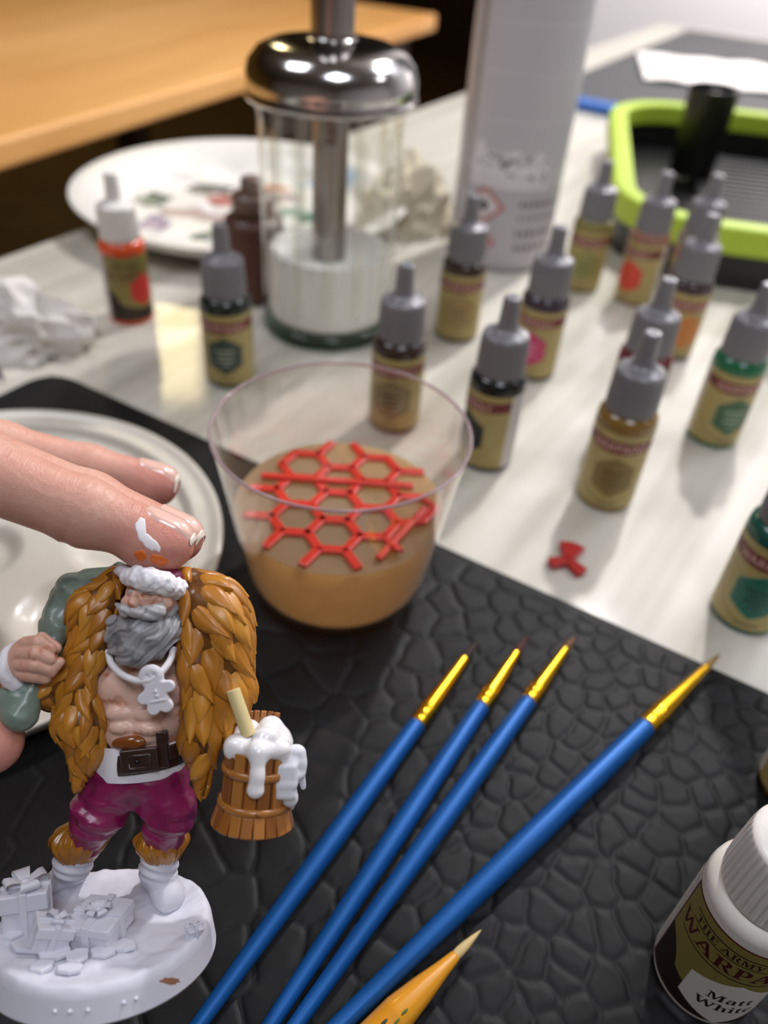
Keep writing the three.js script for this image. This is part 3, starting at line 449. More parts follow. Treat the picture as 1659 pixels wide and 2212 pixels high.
const primer = std(0xd3d3dd, 0.55), coatM = [phys(0xb87a1c, 0.3, { clearcoat: 0.35 }), phys(0xa86c18, 0.3, { clearcoat: 0.35 }), phys(0xc4872a, 0.32, { clearcoat: 0.35 })];
const vc = (rough, o = {}) => phys(0xffffff, rough, { vertexColors: true, ...o });
const speck = (base, alt, f, thr = 0.25, soft = 0.2) => { const A = new THREE.Color(base), B = new THREE.Color(alt); return (c, x, y, z) => c.lerpColors(A, B, sstep(thr, thr + soft, N3(x * f, y * f, z * f) + 0.5 * N3(x * f * 2.7, y * f * 2.7, z * f * 2.7))); };
function bounds(list, pad = 1) { const lo = [1e9, 1e9, 1e9], hi = [-1e9, -1e9, -1e9]; for (const [p, r] of list) for (let k = 0; k < 3; k++) { lo[k] = Math.min(lo[k], p[k] - r - pad); hi[k] = Math.max(hi[k], p[k] + r + pad); } return [lo, hi]; }
const blob = (sdf, b, cell) => nets(sdf, b[0], b[1], cell);
// base ------------------------------------------------
{
  const R = 22.3, H = 6.6, top = (r, a) => { const x = Math.cos(a) * r, z = Math.sin(a) * r, e = sstep(0.72, 0.93, r / R); return 0.5 * N3(x * 0.16, z * 0.16, 4) + 0.25 * N3(x * 0.5, z * 0.5, 2) + e * (0.5 + 0.7 * Math.abs(N3(Math.cos(a) * 5, Math.sin(a) * 5, r * 0.12))); };
  const g = gridGeo(160, 46, (i, j) => {
    const a = -i * 2 * Math.PI; let r, y;
    if (j < 0.62) { r = j / 0.62 * R * 0.95; y = top(r, a) - 0.3; }
    else { const k = (j - 0.62) / 0.38, w = 0.35 * N3(Math.cos(a) * 6, Math.sin(a) * 6, k * 3); if (k < 0.12) { r = R * mix(0.95, 0.985, k / 0.12) + w * 0.4; y = mix(top(R * 0.95, a) - 0.3, -1.2, k / 0.12); } else if (k < 0.85) { const q = (k - 0.12) / 0.73; r = R * mix(0.985, 1.03, q); y = mix(-1.2, -H, q) + 0; } else { r = R * 1.03 * (1 - (k - 0.85) / 0.15); y = -H; } }
    return [Math.cos(a) * r, y, Math.sin(a) * r];
  });
  const b = part('base', g, primer, mini); b.quaternion.copy(baseQ);
  for (const a of [1.62, 1.50, 1.36, 1.08, 0.98]) { const s = part('rivet', new THREE.SphereGeometry(0.42, 12, 8), primer, b); s.position.set(Math.cos(a) * R * 1.005, -3.4, Math.sin(a) * R * 1.005); }
  // brown dab on the rim
  const sd = (x, y, z) => Math.hypot(x, z) - R * mix(0.985, 1.03, clamp((-1.2 - y) / 5.4, 0, 1));
  const ca = 0.66; part('paint_dab', sheet(sd, new THREE.Vector3(Math.cos(ca) * R, -3.2, Math.sin(ca) * R), new THREE.Vector3(-Math.sin(ca), 0.55, Math.cos(ca)).normalize().negate(), new THREE.Vector3(-0.3, 1, 0).normalize(), 2.3, 0.8, 0.08, -0.05, 0.5), std(0x9a6a50, 0.6), b);
  // broken paving on the front left
  const stones = [[60, 2045, 5, 3], [118, 2062, 5.2, 3.2], [168, 2070, 3.6, 3.4], [222, 2060, 4.6, 2.6], [268, 2048, 4.2, 2.4], [90, 2092, 4, 2.4], [32, 2020, 3, 3], [150, 2098, 4.4, 1.8]];
  stones.forEach(([px, py, a, c], i) => { const n = 6, s = new THREE.Shape(); for (let k = 0; k < n; k++) { const t = k / n * 6.283 + i, q = 0.8 + 0.3 * rnd(); s[k ? 'lineTo' : 'moveTo'](Math.cos(t) * a * 0.6 * q, Math.sin(t) * c * 0.72 * q); } s.closePath(); const gg = new THREE.ExtrudeGeometry(s, { depth: 0.5, bevelEnabled: true, bevelThickness: 0.25, bevelSize: 0.25, bevelSegments: 2 }); gg.rotateX(-Math.PI / 2); const o = part('paving_stone', gg, primer, b); const p = onBase(px, py); o.position.copy(p.applyQuaternion(baseQ.clone().invert())); o.position.y = 0.15; });
}
// gift boxes -------------------------------------------
function gift(px, py, w, h, d, yaw, pitch, roll, lift, bow) {
  const p = onBase(px, py, lift), t = part('gift_box', new RoundedBoxGeometry(w, h, d, 3, 0.35), primer, mini);
  t.position.copy(p); t.quaternion.copy(baseQ).multiply(new THREE.Quaternion().setFromEuler(new THREE.Euler(pitch, yaw, roll, 'YXZ'))); t.translateY(h / 2);
  part('lid', new RoundedBoxGeometry(w + 0.7, h * 0.42, d + 0.7, 3, 0.3), primer, t).position.y = h * 0.31;
  part('ribbon', new RoundedBoxGeometry(w * 0.17, h + 0.9, d + 1.2, 2, 0.2), primer, t).position.y = 0.1;
  part('ribbon', new RoundedBoxGeometry(w + 1.2, h + 0.9, d * 0.15, 2, 0.2), primer, t).position.y = 0.1;
  for (let i = 0; i < bow.n; i++) { const a = i / bow.n * Math.PI * 2 + 0.4, L0 = bow.l, g = gridGeo(10, 6, (u, v) => { const k = u * Math.PI * 2, x = L0 * 0.5 * (1 - Math.cos(k)) , y = Math.sin(k) * L0 * 0.34 * (0.4 + 0.6 * (x / L0)); return [x, y + x * 0.25, (v - 0.5) * bow.w * (0.55 + 0.6 * x / L0)]; }); const o = part('bow_loop', g, primer, t); o.material = bowM; o.position.y = h / 2 + 0.5; o.rotation.y = a; }
  part('bow_knot', new THREE.SphereGeometry(bow.l * 0.26, 12, 8), primer, t).position.y = h / 2 + 0.7;
}
const bowM = std(0xd3d3dd, 0.55, { side: THREE.DoubleSide });
gift(218, 2015, 9.6, 4.6, 9.5, -0.22, 0.12, 0.03, 0.3, { n: 6, l: 2.5, w: 1.7 });
gift(62, 2000, 8.6, 8.6, 7.5, 0.25, 0, 0.05, -0.6, { n: 4, l: 4.2, w: 3.2 });
gift(100, 2045, 6.8, 5.4, 5.2, 0.5, 0.1, -0.35, 0.2, { n: 3, l: 2.2, w: 1.8 });
gift(420, 2018, 2.6, 1.6, 2.4, 0.6, 0, 0, 0.0, { n: 3, l: 1.0, w: 0.7 });
// boots ------------------------------------------------
{
  const ank1 = m(158, 1862, -8), f1 = onBase(150, 1900), f1b = onBase(112, 1925);
  const A = blend(1.2, [dCap(m(165, 1835, -8), ank1, 4.0, 3.9), dCap(ank1, [f1.x + 0.8, f1.y + 2.2, f1.z], 3.9, 3.5), dCap([f1.x, f1.y + 2, f1.z], [f1b.x, f1b.y + 1.6, f1b.z], 3.2, 2.2)]);
  const wr = (s, y0, y1) => (x, y, z) => s(x, y, z) + 0.28 * Math.sin((y + x * 0.3) * 3.1) * sstep(y0, y0 + 1.5, y) * (1 - sstep(y1 - 1, y1, y));
  const A2 = wr(A, f1.y + 3, 20);
  part('boot', blob(A2, bounds([[m(165, 1835, -8), 4], [[f1.x, f1.y, f1.z], 4], [[f1b.x, f1b.y, f1b.z], 3]]), 0.3), primer, mini);
  const h2 = onBase(338, 1912), t2 = onBase(360, 1962);
  const B0 = blend(1.2, [dCap(m(348, 1838, -8), m(342, 1878, -8.5), 4.1, 3.8), dCap(m(342, 1878, -8.5), [h2.x, h2.y + 2.2, h2.z], 3.8, 3.3), dCap([h2.x, h2.y + 2.4, h2.z], [t2.x, t2.y + 1.6, t2.z - 1.5], 3.4, 2.2)]);
  const toe = dEll([t2.x - 0.2, t2.y + 1.9, t2.z - 2.2], [3.5, 3.0, 3.4]), rdg = dCap([h2.x + 0.8, h2.y + 6.0, h2.z + 1.6], [t2.x, t2.y + 0.8, t2.z + 0.9], 0.8, 0.8), ridge = (x, y, z) => smin(toe(x, y, z), rdg(x, y, z), 2.2);
  const B = (x, y, z) => smin(B0(x, y, z), ridge(x, y, z), 2.6), B2 = wr(B, h2.y + 4.4, 20);
  part('boot', blob(B2, bounds([[m(348, 1838, -8), 4], [[h2.x, h2.y, h2.z], 4], [[t2.x, t2.y, t2.z], 3]]), 0.3), primer, mini);
}
// fur cuffs over the boots
function furCuff(c, R, h, lean) {
  const g = gridGeo(120, 14, (i, j) => { const a = -i * 2 * Math.PI, st = N3(Math.cos(a) * 6.5 + lean, Math.sin(a) * 6.5, j * 1.2) + 0.6 * N3(Math.cos(a) * 15, Math.sin(a) * 15, j * 1.6 + lean), prof = Math.sin(Math.PI * Math.pow(j, 0.8)); const r = R * (0.74 - 0.3 * Math.pow(1 - j, 3) + 0.36 * prof) + 0.75 * st * (0.4 + prof), y = mix(h * 0.5, -h * 0.55, j) + 0.6 * st * j; return [c[0] + Math.cos(a) * r + lean * (j - 0.5), c[1] + y, c[2] + Math.sin(a) * r * 0.95]; });
  part('fur_cuff', g, coatM[1], mini);
}
furCuff(m(172, 1812, -7.5), 5.8, 7.2, -0.8); furCuff(m(349, 1818, -7.5), 5.2, 6.6, 0.3);
// trousers ---------------------------------------------
const DZ = -5;
{
  const s = blend(2.2, [dEll(m(292, 1664, DZ), [10.6, 6.2, 7.2]), dCap(m(250, 1685, DZ + 0.5), m(214, 1752, DZ + 1.5), 6.6, 5.5), dCap(m(214, 1752, DZ + 1.5), m(182, 1818, DZ - 2), 5.2, 4.0), dCap(m(345, 1685, DZ + 0.5), m(366, 1748, DZ + 1), 6.4, 5.4), dCap(m(366, 1748, DZ + 1), m(352, 1820, DZ - 2), 5.2, 4.2)]);
  const f = (x, y, z) => s(x, y, z) + 0.42 * Math.sin(y * 1.15 + x * 0.55 + 1.6 * N3(x * 0.25, y * 0.25, z * 0.25)) * sstep(0.05, 0.35, N3(x * 0.13 + 5, y * 0.13, z * 0.13) + 0.2) + 0.12 * N3(x * 0.7, y * 0.7, z * 0.7);
  const g = blob(f, bounds([[m(292, 1664, DZ), 11], [m(182, 1818, DZ - 2), 5], [m(352, 1820, DZ - 2), 5], [m(366, 1748, DZ), 7]]), 0.36);
  part('trousers', paintVerts(g, speck(0x861850, 0x741245, 0.22, 0.15, 0.5)), vc(0.36, { clearcoat: 0.2 }), mini);
}
// torso -------------------------------------------------
{
  const s = blend(1.6, [dEll(m(303, 1475, DZ + 1), [11.2, 9.5, 7.2]), dEll(m(303, 1560, DZ + 1.5), [9.6, 8.6, 6.6]), dCap(m(303, 1420, DZ + 1), m(320, 1350, DZ + 1), 6, 4.2)]);
  const bumps = [[256, 1482, DZ + 5.2, 5.6, 4.2, 3.4], [348, 1490, DZ + 5.2, 5.4, 4.2, 3.4], [262, 1538, DZ + 6, 3.6, 2.1, 2.8], [322, 1540, DZ + 6.2, 3.8, 2.1, 2.8], [268, 1568, DZ + 6.2, 3.2, 1.9, 2.8], [322, 1570, DZ + 6.4, 3.4, 1.9, 2.8], [296, 1592, DZ + 5.6, 5, 1.6, 3], [368, 1545, DZ + 4, 2.6, 4.5, 3], [232, 1540, DZ + 4, 2.4, 4.5, 3]].map(([a, b, c, x, y, z]) => dEll(m(a, b, c), [x, y, z]));
  const f = (x, y, z) => { let d = s(x, y, z); for (const q of bumps) d = smin(d, q(x, y, z), 0.5); return d + 0.06 * N3(x * 0.9, y * 0.9, z * 0.9); };
  const g = blob(f, bounds([[m(303, 1475, DZ), 12], [m(303, 1600, DZ), 10], [m(320, 1350, DZ + 1), 5]]), 0.34);
  part('torso', paintVerts(g, speck(0xdfb8a6, 0xc98a6c, 0.33, 0.2, 0.4)), vc(0.42, { clearcoat: 0.15 }), mini);
}
// waist: white sash, belt, buckle, loops -----------------
const leatherM = phys(0x35211a, 0.28, { clearcoat: 0.5 }), whiteM = std(0xe9e7ec, 0.5);
{
  const c = m(300, 1634, DZ + 0.8), band = (rx, rz, h, y) => gridGeo(72, 6, (i, j) => { const a = -i * 2 * Math.PI, k = Math.sin(j * Math.PI) * 0.35; return [c[0] + Math.cos(a) * (rx + k), c[1] + y + (0.5 - j) * h + Math.cos(a) * 0.4, c[2] + Math.sin(a) * (rz + k)]; });
  part('sash', band(9.9, 7.4, 7.2, 0.3), whiteM, mini);
  part('belt', gridGeo(60, 6, (i, j) => { const a = mix(1.75, -1.9, i), k = Math.sin(j * Math.PI) * 0.4; return [c[0] + Math.cos(a) * (10.5 + k), c[1] + 0.6 + (0.5 - j) * 4.2 + Math.cos(a) * 0.9, c[2] + Math.sin(a) * (8.0 + k)]; }), leatherM, mini);
  const bk = part('buckle', new RoundedBoxGeometry(7.6, 5.0, 1.3, 3, 0.4), leatherM, mini); bk.position.copy(mv(302, 1642, DZ + 9.4)); bk.rotation.set(0.1, 0.1, 0.08);
  part('buckle_frame', new THREE.TorusGeometry(2.2, 0.34, 8, 4).rotateZ(Math.PI / 4).scale(1.35, 0.85, 1), leatherM, bk).position.z = 0.75;
  part('buckle_pin', new THREE.SphereGeometry(0.55, 14, 10), std(0x0e0b0a, 0.2), bk).position.set(-0.4, 0, 0.85);
  for (const [px, py, dz, h] of [[231, 1615, 5.6, 7.4], [352, 1618, 7.4, 7.6]]) { const o = part('belt_loop', new RoundedBoxGeometry(2.3, h, 1.8, 3, 0.4), leatherM, mini); o.position.copy(mv(px, py, DZ + dz)); o.rotation.z = 0.05; }
  const pu = part('belt_pouch', blob(blend(1, [dEll(m(275, 1606, DZ + 8.4), [3.2, 1.4, 1.2]), dEll(m(292, 1603, DZ + 8.7), [2.2, 1.3, 1.1])]), bounds([[m(280, 1605, DZ + 8.4), 4.5]]), 0.25), phys(0x7a4116, 0.2, { clearcoat: 0.6 }), mini);
  const tongue = part('belt_end', new RoundedBoxGeometry(4.6, 3.0, 1.0, 3, 0.3), leatherM, mini); tongue.position.copy(mv(384, 1620, DZ + 5.6)); tongue.rotation.set(0, 0.75, 0.12);
}
// head -------------------------------------------------
{
  const s = blend(1.0, [dEll(m(330, 1292, 1.2), [5.6, 6.2, 5.6]), dEll(m(312, 1296, 4.6), [3.4, 2.6, 2.6]), dEll(m(345, 1303, 5.2), [2.6, 1.7, 1.6]), dEll(m(289, 1303, 7.6), [1.25, 1.25, 1.6]), dEll(m(276, 1301, 5.2), [1.4, 1.3, 1.4])]);
  const add = [dEll(m(292, 1281, 6.4), [1.7, 0.7, 0.8]), dEll(m(322, 1278, 6.7), [2.4, 0.8, 0.8]), dEll(m(318, 1292, 6.8), [1.7, 0.45, 0.6]), dEll(m(291, 1294, 7.3), [0.8, 1.6, 1.2]), dEll(m(393, 1299, 0.4), [1.4, 2.3, 1.3])];
  const eye = dEll(m(317, 1287, 7.6), [1.5, 0.55, 0.9]), earH = dEll(m(394, 1298, 1.7), [0.7, 1.3, 0.7]);
  const f = (x, y, z) => { let d = s(x, y, z); for (const q of add) d = smin(d, q(x, y, z), 0.6); d = Math.max(d, -eye(x, y, z) * 0.9); return Math.max(d, -earH(x, y, z)); };
  const g = blob(f, bounds([[m(330, 1292, 1.2), 7], [m(393, 1299, 0.4), 3], [m(280, 1300, 6), 2.5]]), 0.24);
  const head = part('head', paintVerts(g, speck(0xd9ac98, 0xb97658, 0.55, 0.12, 0.4)), vc(0.42), mini);
  part('eyebrow', blob(blend(0.5, [dCap(m(302, 1275, 7.2), m(330, 1277, 7.2), 0.5, 0.75), dCap(m(288, 1280, 7.2), m(281, 1278, 6.7), 0.5, 0.4)]), bounds([[m(306, 1277, 7), 4]]), 0.2), std(0xb4b0ae, 0.5), head);
}
const hairFlow = (s, dx, dy, amp, fr) => (x, y, z) => { const w = N3(x * 0.2, y * 0.2, z * 0.2) * 2.2, q = (x * dy - y * dx) + w + z * 0.35; return s(x, y, z) + amp * Math.sin(q * fr) + amp * 0.5 * Math.sin(q * fr * 2.3 + 1.7) ; };
{
  const grey = vc(0.4, { clearcoat: 0.15 }), gc = speck(0x9a9a9c, 0x6e6e70, 0.3, 0.0, 0.6);
  const s = blend(1.6, [dEll(m(318, 1362, 4), [7.6, 3.6, 4.6]), dCap(m(306, 1378, 5), m(292, 1404, 6), 5.2, 3.4), dCap(m(292, 1402, 6), m(280, 1426, 6.4), 3.2, 0.9), dCap(m(250, 1350, 4.4), m(248, 1398, 5), 1.9, 1.6), dCap(m(262, 1385, 5.4), m(262, 1420, 5.6), 2.2, 0.8), dEll(m(372, 1345, 2.2), [3.0, 3.0, 3.2]), dCap(m(352, 1360, 5.4), m(356, 1394, 6.2), 1.8, 0.4), dCap(m(380, 1338, 3), m(404, 1330, 3), 1.5, 0.4), dCap(m(310, 1402, 5.5), m(338, 1406, 5), 2.6, 1.8), dCap(m(384, 1318, 1.5), m(380, 1345, 2), 1.6, 1.8)]);
  const f = hairFlow(s, -0.75, -0.66, 0.26, 2.3);
  part('beard', paintVerts(blob(f, bounds([[m(310, 1370, 4), 10], [m(282, 1422, 6), 3], [m(402, 1332, 3), 2]]), 0.26), gc), grey, mini);
  const mo = blend(0.8, [dCap(m(315, 1323, 8.4), m(270, 1319, 8.0), 1.1, 1.3), dCap(m(270, 1319, 8.0), m(252, 1305, 6.4), 1.2, 0.35), dEll(m(327, 1324, 8.4), [2.9, 1.5, 1.5]), dCap(m(345, 1313, 7.6), m(352, 1300, 6.6), 1.0, 0.4)]);
  part('moustache', paintVerts(blob(hairFlow(mo, -1, 0.2, 0.16, 3.1), bounds([[m(300, 1314, 8), 6.5]]), 0.2), speck(0xb0aeae, 0x8a8a8c, 0.5, 0.1, 0.5)), grey, mini);
}
// hat ---------------------------------------------------
{
  const bandPts = [[280, 1246, 4], [302, 1248, 6.4], [330, 1253, 7.2], [358, 1262, 6.0], [382, 1272, 3], [390, 1278, -1]].map((p) => m(...p));
  const s = blend(1.2, chain(bandPts, [1.9, 2.1, 2.15, 2.15, 2.0, 1.6])), f = (x, y, z) => s(x, y, z) + 0.5 * N3(x * 0.75, y * 0.45, z * 0.75) + 0.18 * N3(x * 1.8, y * 1.2, z * 1.8);
  part('hat_band', blob(f, bounds(bandPts.map((p) => [p, 3])), 0.25), std(0xefedf0, 0.5), mini);
  part('hat', blob(blend(1, [dEll(m(336, 1250, 1.2), [6.0, 3.0, 5.4]), dCap(m(336, 1248, 1), m(352, 1243, 1), 2.4, 2)]), bounds([[m(336, 1250, 1.2), 7]]), 0.3), phys(0x6f1440, 0.4), mini);
  part('hat_pompom', blob((x, y, z) => dEll(m(272, 1234, 1), [2.4, 1.5, 2])(x, y, z) + 0.3 * N3(x, y, z), bounds([[m(272, 1234, 1), 2.5]]), 0.25), std(0xe6e4ea, 0.5), mini);
}
// necklace and pendant -----------------------------------
{
  part('necklace', new THREE.TubeGeometry(new THREE.CatmullRomCurve3([mv(234, 1405, 4.5), mv(240, 1432, 6), mv(262, 1456, 7.4), mv(295, 1470, 8.2), mv(325, 1468, 8.6), mv(350, 1450, 7.6), mv(368, 1425, 5.8), mv(375, 1400, 4)]), 60, 0.72, 10), std(0xe4e0e2, 0.45), mini);
  const P = (a, b) => { const c = 0.16; const x = a * 0.1, y = -b * 0.1; return [x * Math.cos(c) - y * Math.sin(c) * -1, y * Math.cos(c) - x * Math.sin(c) * -1 * -1]; };
  const ct = m(337, 1490, 8.4), q = (a, b, dz = 0) => [ct[0] + a * 0.096, ct[1] - b * 0.096, ct[2] + dz];
  const s = blend(0.7, [dEll(q(-10, -27), [2.6, 2.5, 1.0]), dCap(q(-3, -2), q(4, 16), 1.7, 1.8), dCap(q(0, -4), q(27, -8), 1.15, 1.25), dCap(q(-4, 0), q(-25, 18), 1.15, 1.25), dCap(q(2, 16), q(-4, 38), 1.3, 1.4), dCap(q(8, 14), q(22, 32), 1.3, 1.4)]);
  const flat = (x, y, z) => Math.max(s(x, y, z), Math.abs(z - ct[2]) - 0.75) , cut = [dEll(q(-17, -30, 0.9), [0.42, 0.45, 0.5]), dEll(q(-3, -32, 0.9), [0.42, 0.45, 0.5]), dCap(q(-14, -20, 0.85), q(-4, -21, 0.85), 0.3, 0.3)], add = [dEll(q(2, 2, 0.75), [0.42, 0.42, 0.4]), dEll(q(4, 11, 0.75), [0.42, 0.42, 0.4]), dCap(q(-8, 24, 0.7), q(20, 19, 0.7), 0.28, 0.28)];
  const f = (x, y, z) => { let d = flat(x, y, z); for (const a of add) d = Math.min(d, a(x, y, z)); for (const c of cut) d = Math.max(d, -c(x, y, z)); return d; };
  part('gingerbread_pendant', blob(f, bounds([[ct, 5.2]], 0.4), 0.17), std(0xdcd9de, 0.45), mini);
}
// coat --------------------------------------------------
let coatS;
{
  coatS = blend(2.0, [
    dEll(m(468, 1345, -2), [7.0, 8.8, 7.4]), dCap(m(482, 1385, -1), m(500, 1490, 0), 5.9, 4.2), dCap(m(436, 1440, 1.5), m(436, 1590, 2), 3.8, 3.9), dCap(m(436, 1590, 2), m(438, 1718, 3), 3.8, 0.5), dCap(m(500, 1490, 0), m(492, 1580, 0), 4.0, 2.4),
    dCap(m(412, 1262, -2), m(455, 1296, -2), 3.4, 5.4), dCap(m(270, 1255, -5.5), m(405, 1262, -6), 3.0, 3.6), dCap(m(420, 1290, 1), m(418, 1440, 3), 2.6, 3.0),
    dCap(m(248, 1258, -2.4), m(200, 1320, -1), 2.6, 4.2), dCap(m(200, 1320, -1), m(196, 1420, 0), 4.4, 4.0), dCap(m(196, 1420, 0), m(165, 1485, 1), 4.2, 3.8), dCap(m(165, 1485, 1), m(100, 1492, 3), 3.8, 2.8), dCap(m(238, 1275, 0.5), m(222, 1390, 2), 1.5, 2.0),
    dCap(m(175, 1480, 1), m(172, 1560, 2), 4.0, 4.6), dCap(m(172, 1560, 2), m(186, 1620, 2), 4.6, 3.0), dCap(m(186, 1620, 2), m(168, 1702, 3), 2.8, 0.5),
    dEll(m(310, 1420, -10), [16, 17, 4.6]), dEll(m(310, 1560, -10), [14, 15, 4])]);
  const f = (x, y, z) => coatS(x, y, z) + 0.15 * N3(x * 0.5, y * 0.3, z * 0.5);
  const g = blob(f, [[-22, 24, -18], [36, 78, 12]], 0.45), coat = part('fur_coat', paintVerts(g, speck(0x6e4212, 0x4e2a0c, 0.3, 0.1, 0.4)), vc(0.32, { clearcoat: 0.35 }), mini);
  // leaf shaped tufts, each bent over the coat below it
  const onCoat = (p) => { for (let i = 0; i < 5; i++) { const d = coatS(p.x, p.y, p.z); if (Math.abs(d) < 0.02) break; p.addScaledVector(grad(coatS, p), -d); } return p; };
  function tuft(p0, d0, len, wid, bend, lift) {
    const rows = 8, cols = 8, pos = [], ix = []; let p = p0.clone(), d = d0.clone();
    for (let j = 0; j <= rows; j++) {
      const t = j / rows, n = grad(coatS, p); d.addScaledVector(n, -d.dot(n)).normalize(); const x = new THREE.Vector3().crossVectors(n, d).normalize();
      const w = wid * Math.pow(Math.sin(Math.PI * (0.12 + 0.88 * Math.pow(t, 0.85))), 0.75) * (1 - 0.25 * t);
      for (let i = 0; i <= cols; i++) {
        const q = i / cols * 2 - 1, e = onCoat(p.clone().addScaledVector(x, q * w)), ne = grad(coatS, e), edge = 1 - Math.pow(Math.abs(q), 2.4);
        const h = (i === 0 || i === cols ? -0.3 : 0) + edge * (0.15 + lift * Math.sin(Math.PI * 0.62 * t)) + 0.13 * Math.cos(q * 9 + bend * 6) * edge + (j === rows ? lift * 0.25 : 0);
        e.addScaledVector(ne, h); pos.push(e.x, e.y, e.z);
      }
      p = onCoat(p.addScaledVector(d, len / rows).addScaledVector(x, bend * len / rows * t));
    }
    for (let j = 0; j < rows; j++) for (let i = 0; i < cols; i++) { const A = j * (cols + 1) + i, B = A + 1, C = A + cols + 1, D = C + 1; ix.push(A, B, D, A, D, C); }
    const gg = new THREE.BufferGeometry(); gg.setAttribute('position', new THREE.Float32BufferAttribute(pos, 3)); gg.setIndex(ix); gg.computeVertexNormals(); return gg;
  }
  const petM = [0xba7a20, 0xa86a1a, 0xc4862c, 0xb2721e].map((c) => phys(c, 0.4, { clearcoat: 0.2, clearcoatRoughness: 0.2, side: THREE.DoubleSide }));
  const P = g.attributes.position, order = [...Array(P.count).keys()]; for (let i = order.length - 1; i > 0; i--) { const j = Math.floor(rnd() * (i + 1)); [order[i], order[j]] = [order[j], order[i]]; }
  const kept = [], v = new THREE.Vector3();
  for (const i of order) {
    v.fromBufferAttribute(P, i); const n = grad(coatS, v); if (kept.length >= 290) break; if (n.z < -0.35) continue;
    const fine = v.y < 36 || v.x < 3, sp = fine ? 2.6 : 3.3; let ok = true; for (const k of kept) if (k.distanceToSquared(v) < sp * sp) { ok = false; break; } if (!ok) continue;
    kept.push(v.clone());
    const right = v.x > 12, d = new THREE.Vector3(right ? 0.45 - 0.022 * (62 - v.y) : -0.4 + 0.022 * (62 - v.y), -1, 0).add(new THREE.Vector3(rr(-0.4, 0.4), 0, rr(-0.15, 0.15))); d.addScaledVector(n, -d.dot(n)).normalize();
    const low = v.y < 32, k = low ? 0.62 : fine ? 0.78 : 1;
    part('fur_tuft', tuft(v, d, rr(7.0, 9.4) * k, rr(2.3, 3.2) * k, rr(-0.5, 0.5), rr(0.7, 1.0) * k), petM[Math.floor(rnd() * 4)], coat);
  }
}
// sack, fist, cuff ----------------------------------------
{
  const s = blend(2, [dCap(m(258, 1248, -6), m(170, 1290, -6), 3.2, 5.2), dCap(m(170, 1290, -6), m(128, 1350, -3), 5.2, 3.8), dCap(m(128, 1350, -3), m(112, 1400, 1.5), 3.6, 1.8), dEll(m(190, 1340, -14), [10, 11, 7])]);
  part('sack', paintVerts(blob((x, y, z) => s(x, y, z) + 0.25 * Math.sin((x + y) * 0.8 + 2 * N3(x * 0.2, y * 0.2, 0)) + 0.2 * N3(x * 0.4, y * 0.4, z * 0.4), bounds([[m(258, 1248, -6), 5], [m(128, 1350, -3), 6], [m(190, 1340, -14), 12], [m(112, 1400, 1.5), 3]]), 0.4), speck(0x75867a, 0x62736a, 0.3, 0.2, 0.4)), vc(0.38, { clearcoat: 0.2 }), mini);
  const tl = blend(1.6, [dCap(m(76, 1478, 5), m(44, 1542, 6), 1.7, 3.6), dCap(m(60, 1490, 5), m(8, 1510, 5), 1.6, 2.4), dEll(m(40, 1530, 5.6), [3.6, 3.8, 2.6])]);
  part('sack_end', blob((x, y, z) => tl(x, y, z) + 0.15 * N3(x * 0.6, y * 0.6, z), bounds([[m(76, 1478, 5), 3], [m(40, 1540, 6), 5], [m(4, 1510, 5), 4]]), 0.32), phys(0x75867a, 0.38, { clearcoat: 0.2 }), mini);
  const fp = [[[58, 1390, 7.4], [84, 1388, 9], [110, 1402, 8.4]], [[48, 1412, 8], [78, 1412, 10], [108, 1424, 9]], [[46, 1434, 8], [76, 1436, 10], [103, 1446, 9]], [[52, 1456, 7.4], [76, 1458, 9], [97, 1465, 8.2]]];
  const hs = blend(0.28, [dEll(m(70, 1424, 5.6), [5.0, 4.8, 3.4]), ...fp.flatMap((c) => chain(c.map((p) => m(...p)), [1.5, 1.55, 1.2])), dCap(m(108, 1450, 8.2), m(128, 1430, 7.6), 1.35, 1.05), dCap(m(90, 1380, 6.4), m(120, 1400, 6.2), 1.4, 1.2)]);
  part('fist', paintVerts(blob(hs, bounds([[m(80, 1424, 7), 7.5]]), 0.22), speck(0xd9a994, 0xc98a70, 0.5, 0.15, 0.5)), vc(0.42), mini);
  const cu = new THREE.TorusGeometry(3.9, 1.5, 14, 40); const cp = cu.attributes.position; for (let i = 0; i < cp.count; i++) { const k = 1 + 0.12 * N3(cp.getX(i) * 0.8, cp.getY(i) * 0.8, cp.getZ(i) * 0.8); cp.setXYZ(i, cp.getX(i) * k, cp.getY(i) * k, cp.getZ(i) * k); } cu.computeVertexNormals();
  const o = part('wrist_trim', cu, whiteM, mini); o.position.copy(mv(50, 1440, 4)); o.lookAt(new THREE.Vector3()); o.quaternion.setFromUnitVectors(new THREE.Vector3(0, 0, 1), new THREE.Vector3(0.75, 0.25, 0.6).normalize());
  part('sleeve', blob((x, y, z) => blend(1, [dCap(m(50, 1458, 2.5), m(20, 1472, 1), 3.6, 3.0), dCap(m(40, 1470, 1.5), m(110, 1500, 1.5), 3.0, 3.4)])(x, y, z) + 0.25 * N3(x * 0.8, y * 0.8, z * 0.8), bounds([[m(20, 1472, 1), 4], [m(110, 1500, 1.5), 4], [m(50, 1455, 2), 4]]), 0.32), coatM[1], mini);
  part('coat_lining', blob(blend(1, [dEll(m(118, 1522, -1), [3.4, 1.7, 2])]), bounds([[m(118, 1522, -1), 3.6]]), 0.3), phys(0x6a1440, 0.4), mini);
  part('coat_lining', blob(dEll(m(524, 1508, -4), [1.4, 3, 2]), bounds([[m(524, 1508, -4), 3]]), 0.3), phys(0x6a1440, 0.4), mini);
}
